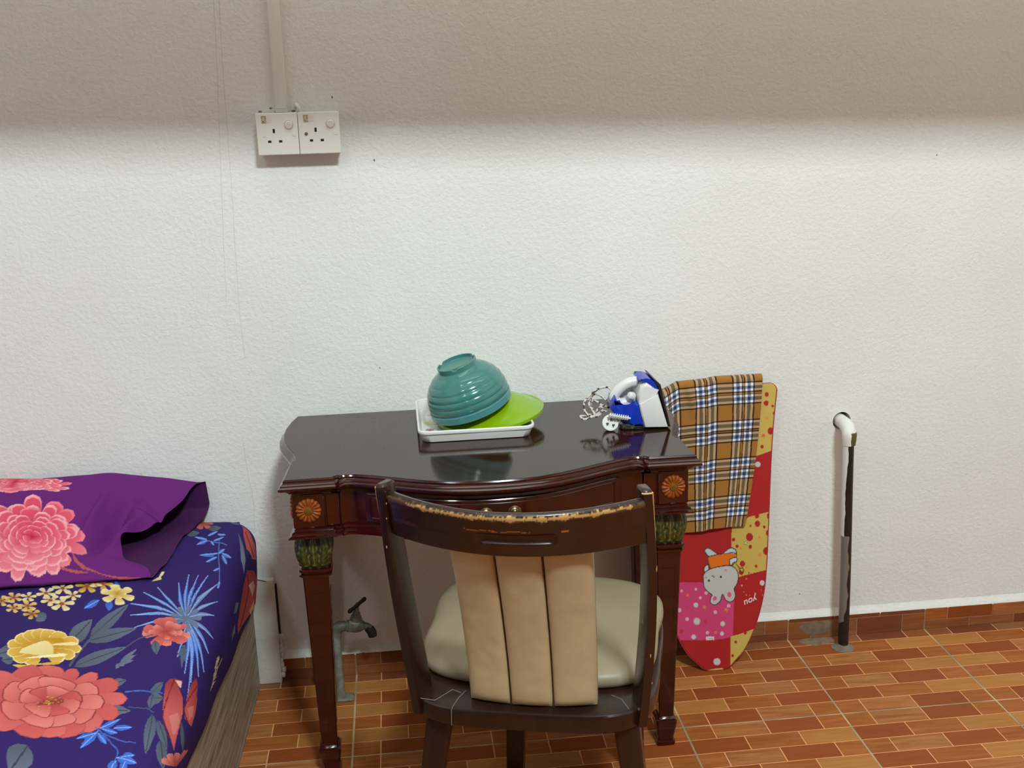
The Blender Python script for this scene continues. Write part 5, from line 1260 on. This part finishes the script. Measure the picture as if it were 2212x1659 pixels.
# cord guard: white coil
sp_ = []
A_, B_ = Vector((ip(1350, 893)[0], IY-0.036, ip(1350, 893)[1])), Vector((ip(1309, 887)[0], IY-0.034, ip(1309, 887)[1]))
for k in range(140):
    t = k/139; a = 2*pi*9*t; c = A_.lerp(B_, t); sp_.append(c+Vector((0, 0.0034*cos(a), 0.0044*sin(a))))
M_CW = mat('white_cord_guard', (228, 226, 220), 0.35, var=0.02, vscale=60)
cg = tube('cord_guard', sp_, 0.0014, M_CW, iron, 6); tube('guard_core', [A_+(A_-B_)*0.1, A_, B_], 0.0021, M_CW, iron, 8)
def cord_mat():
    m = mat('braided_cord', (206, 198, 186), 0.8, var=0.05, vscale=60); nt = m.node_tree; b = nt.nodes['Principled BSDF']; old = b.inputs['Base Color'].links[0].from_socket
    tc = nt.nodes.new('ShaderNodeTexCoord'); v = nt.nodes.new('ShaderNodeTexVoronoi'); v.inputs['Scale'].default_value = 260; nt.links.new(tc.outputs['Object'], v.inputs['Vector'])
    lt = nt.nodes.new('ShaderNodeMath'); lt.operation = 'LESS_THAN'; lt.inputs[1].default_value = 0.20; sp = nt.nodes.new('ShaderNodeSeparateColor'); nt.links.new(v.outputs['Color'], sp.inputs[0]); nt.links.new(sp.outputs[0], lt.inputs[0])
    mx = nt.nodes.new('ShaderNodeMix'); mx.data_type = 'RGBA'; mx.inputs[7].default_value = L3(64, 52, 44)+(1,); nt.links.new(lt.outputs[0], mx.inputs[0]); nt.links.new(old, mx.inputs[6]); nt.links.new(mx.outputs[2], b.inputs['Base Color']); return m
def cp_(px, py, y):
    v = on_plane(px, py, (0, y, 0), (0, 1, 0)); return (v.x, y, max(v.z, TZ+0.0032))
M_CORD = cord_mat()
path = [(1326, 866, -.225), (1324, 850, -.205), (1314, 837, -.19), (1298, 838, -.19), (1284, 846, -.20), (1272, 856, -.21), (1263, 868, -.225), (1262, 884, -.24), (1270, 896, -.25), (1284, 900, -.26), (1296, 895, -.262), (1301, 884, -.255), (1296, 872, -.24), (1283, 866, -.225),
        (1272, 872, -.222), (1280, 886, -.24), (1286, 898, -.25), (1280, 884, -.225), (1275, 866, -.20), (1282, 852, -.185), (1296, 854, -.19), (1310, 866, -.205), (1316, 880, -.225), (1300, 876, -.22), (1286, 890, -.235), (1268, 898, -.245), (1254, 899, -.25), (1262, 906, -.262), (1280, 900, -.258), (1298, 890, -.262), (1306, 888, -.272), (1309, 887, -.284)]
cpts = spline([cp_(*p) for p in path], 7)
tube('cord', cpts, 0.0025, M_CORD, iron, 8)
PM_ = Matrix.Translation((-0.5015, -0.281, TZ+0.0185)) @ Matrix.Rotation(radians(-62), 4, 'X') @ Matrix.Rotation(radians(25), 4, 'Z') @ Matrix.Rotation(pi, 4, 'X') @ Matrix.Rotation(pi, 4, 'Y')
PM_ = Matrix.Translation((-0.5040, -0.276, TZ+0.0185)) @ Matrix.Rotation(radians(68), 4, 'X') @ Matrix.Rotation(radians(-12), 4, 'Z')
pl = lathe('plug', [(0.0100, -0.020), (0.0140, -0.016), (0.0168, -0.006), (0.0172, -0.001), (0.0160, 0.0)], M_CW, iron, PM_, 32)
tube('plug_neck', [PM_ @ Vector((0, 0.006, -0.010)), PM_ @ Vector((0.001, 0.016, -0.010)), PM_ @ Vector((0.002, 0.021, -0.009))], [0.007, 0.0055, 0.004], M_CW, pl, 12)
for dx, dy, w_, h_ in ((0.0005, 0.0075, 0.0022, 0.0042), (-0.0062, -0.0028, 0.0036, 0.0022), (0.0066, -0.0040, 0.0036, 0.0022)):
    bm = bmesh.new(); add_box(bm, dx-w_/2, dx+w_/2, dy-h_/2, dy+h_/2, -0.001, 0.0105, 0.0004, 1, PM_); bmo('pin', bm, M_BRASS, pl, True, 40)
    bm = bmesh.new(); add_box(bm, dx-w_*0.75, dx+w_*0.75, dy-h_*0.72, dy+h_*0.72, -0.001, 0.0012, 0.0003, 1, PM_); bmo('pin_collar', bm, M_IDK, pl, True, 40)
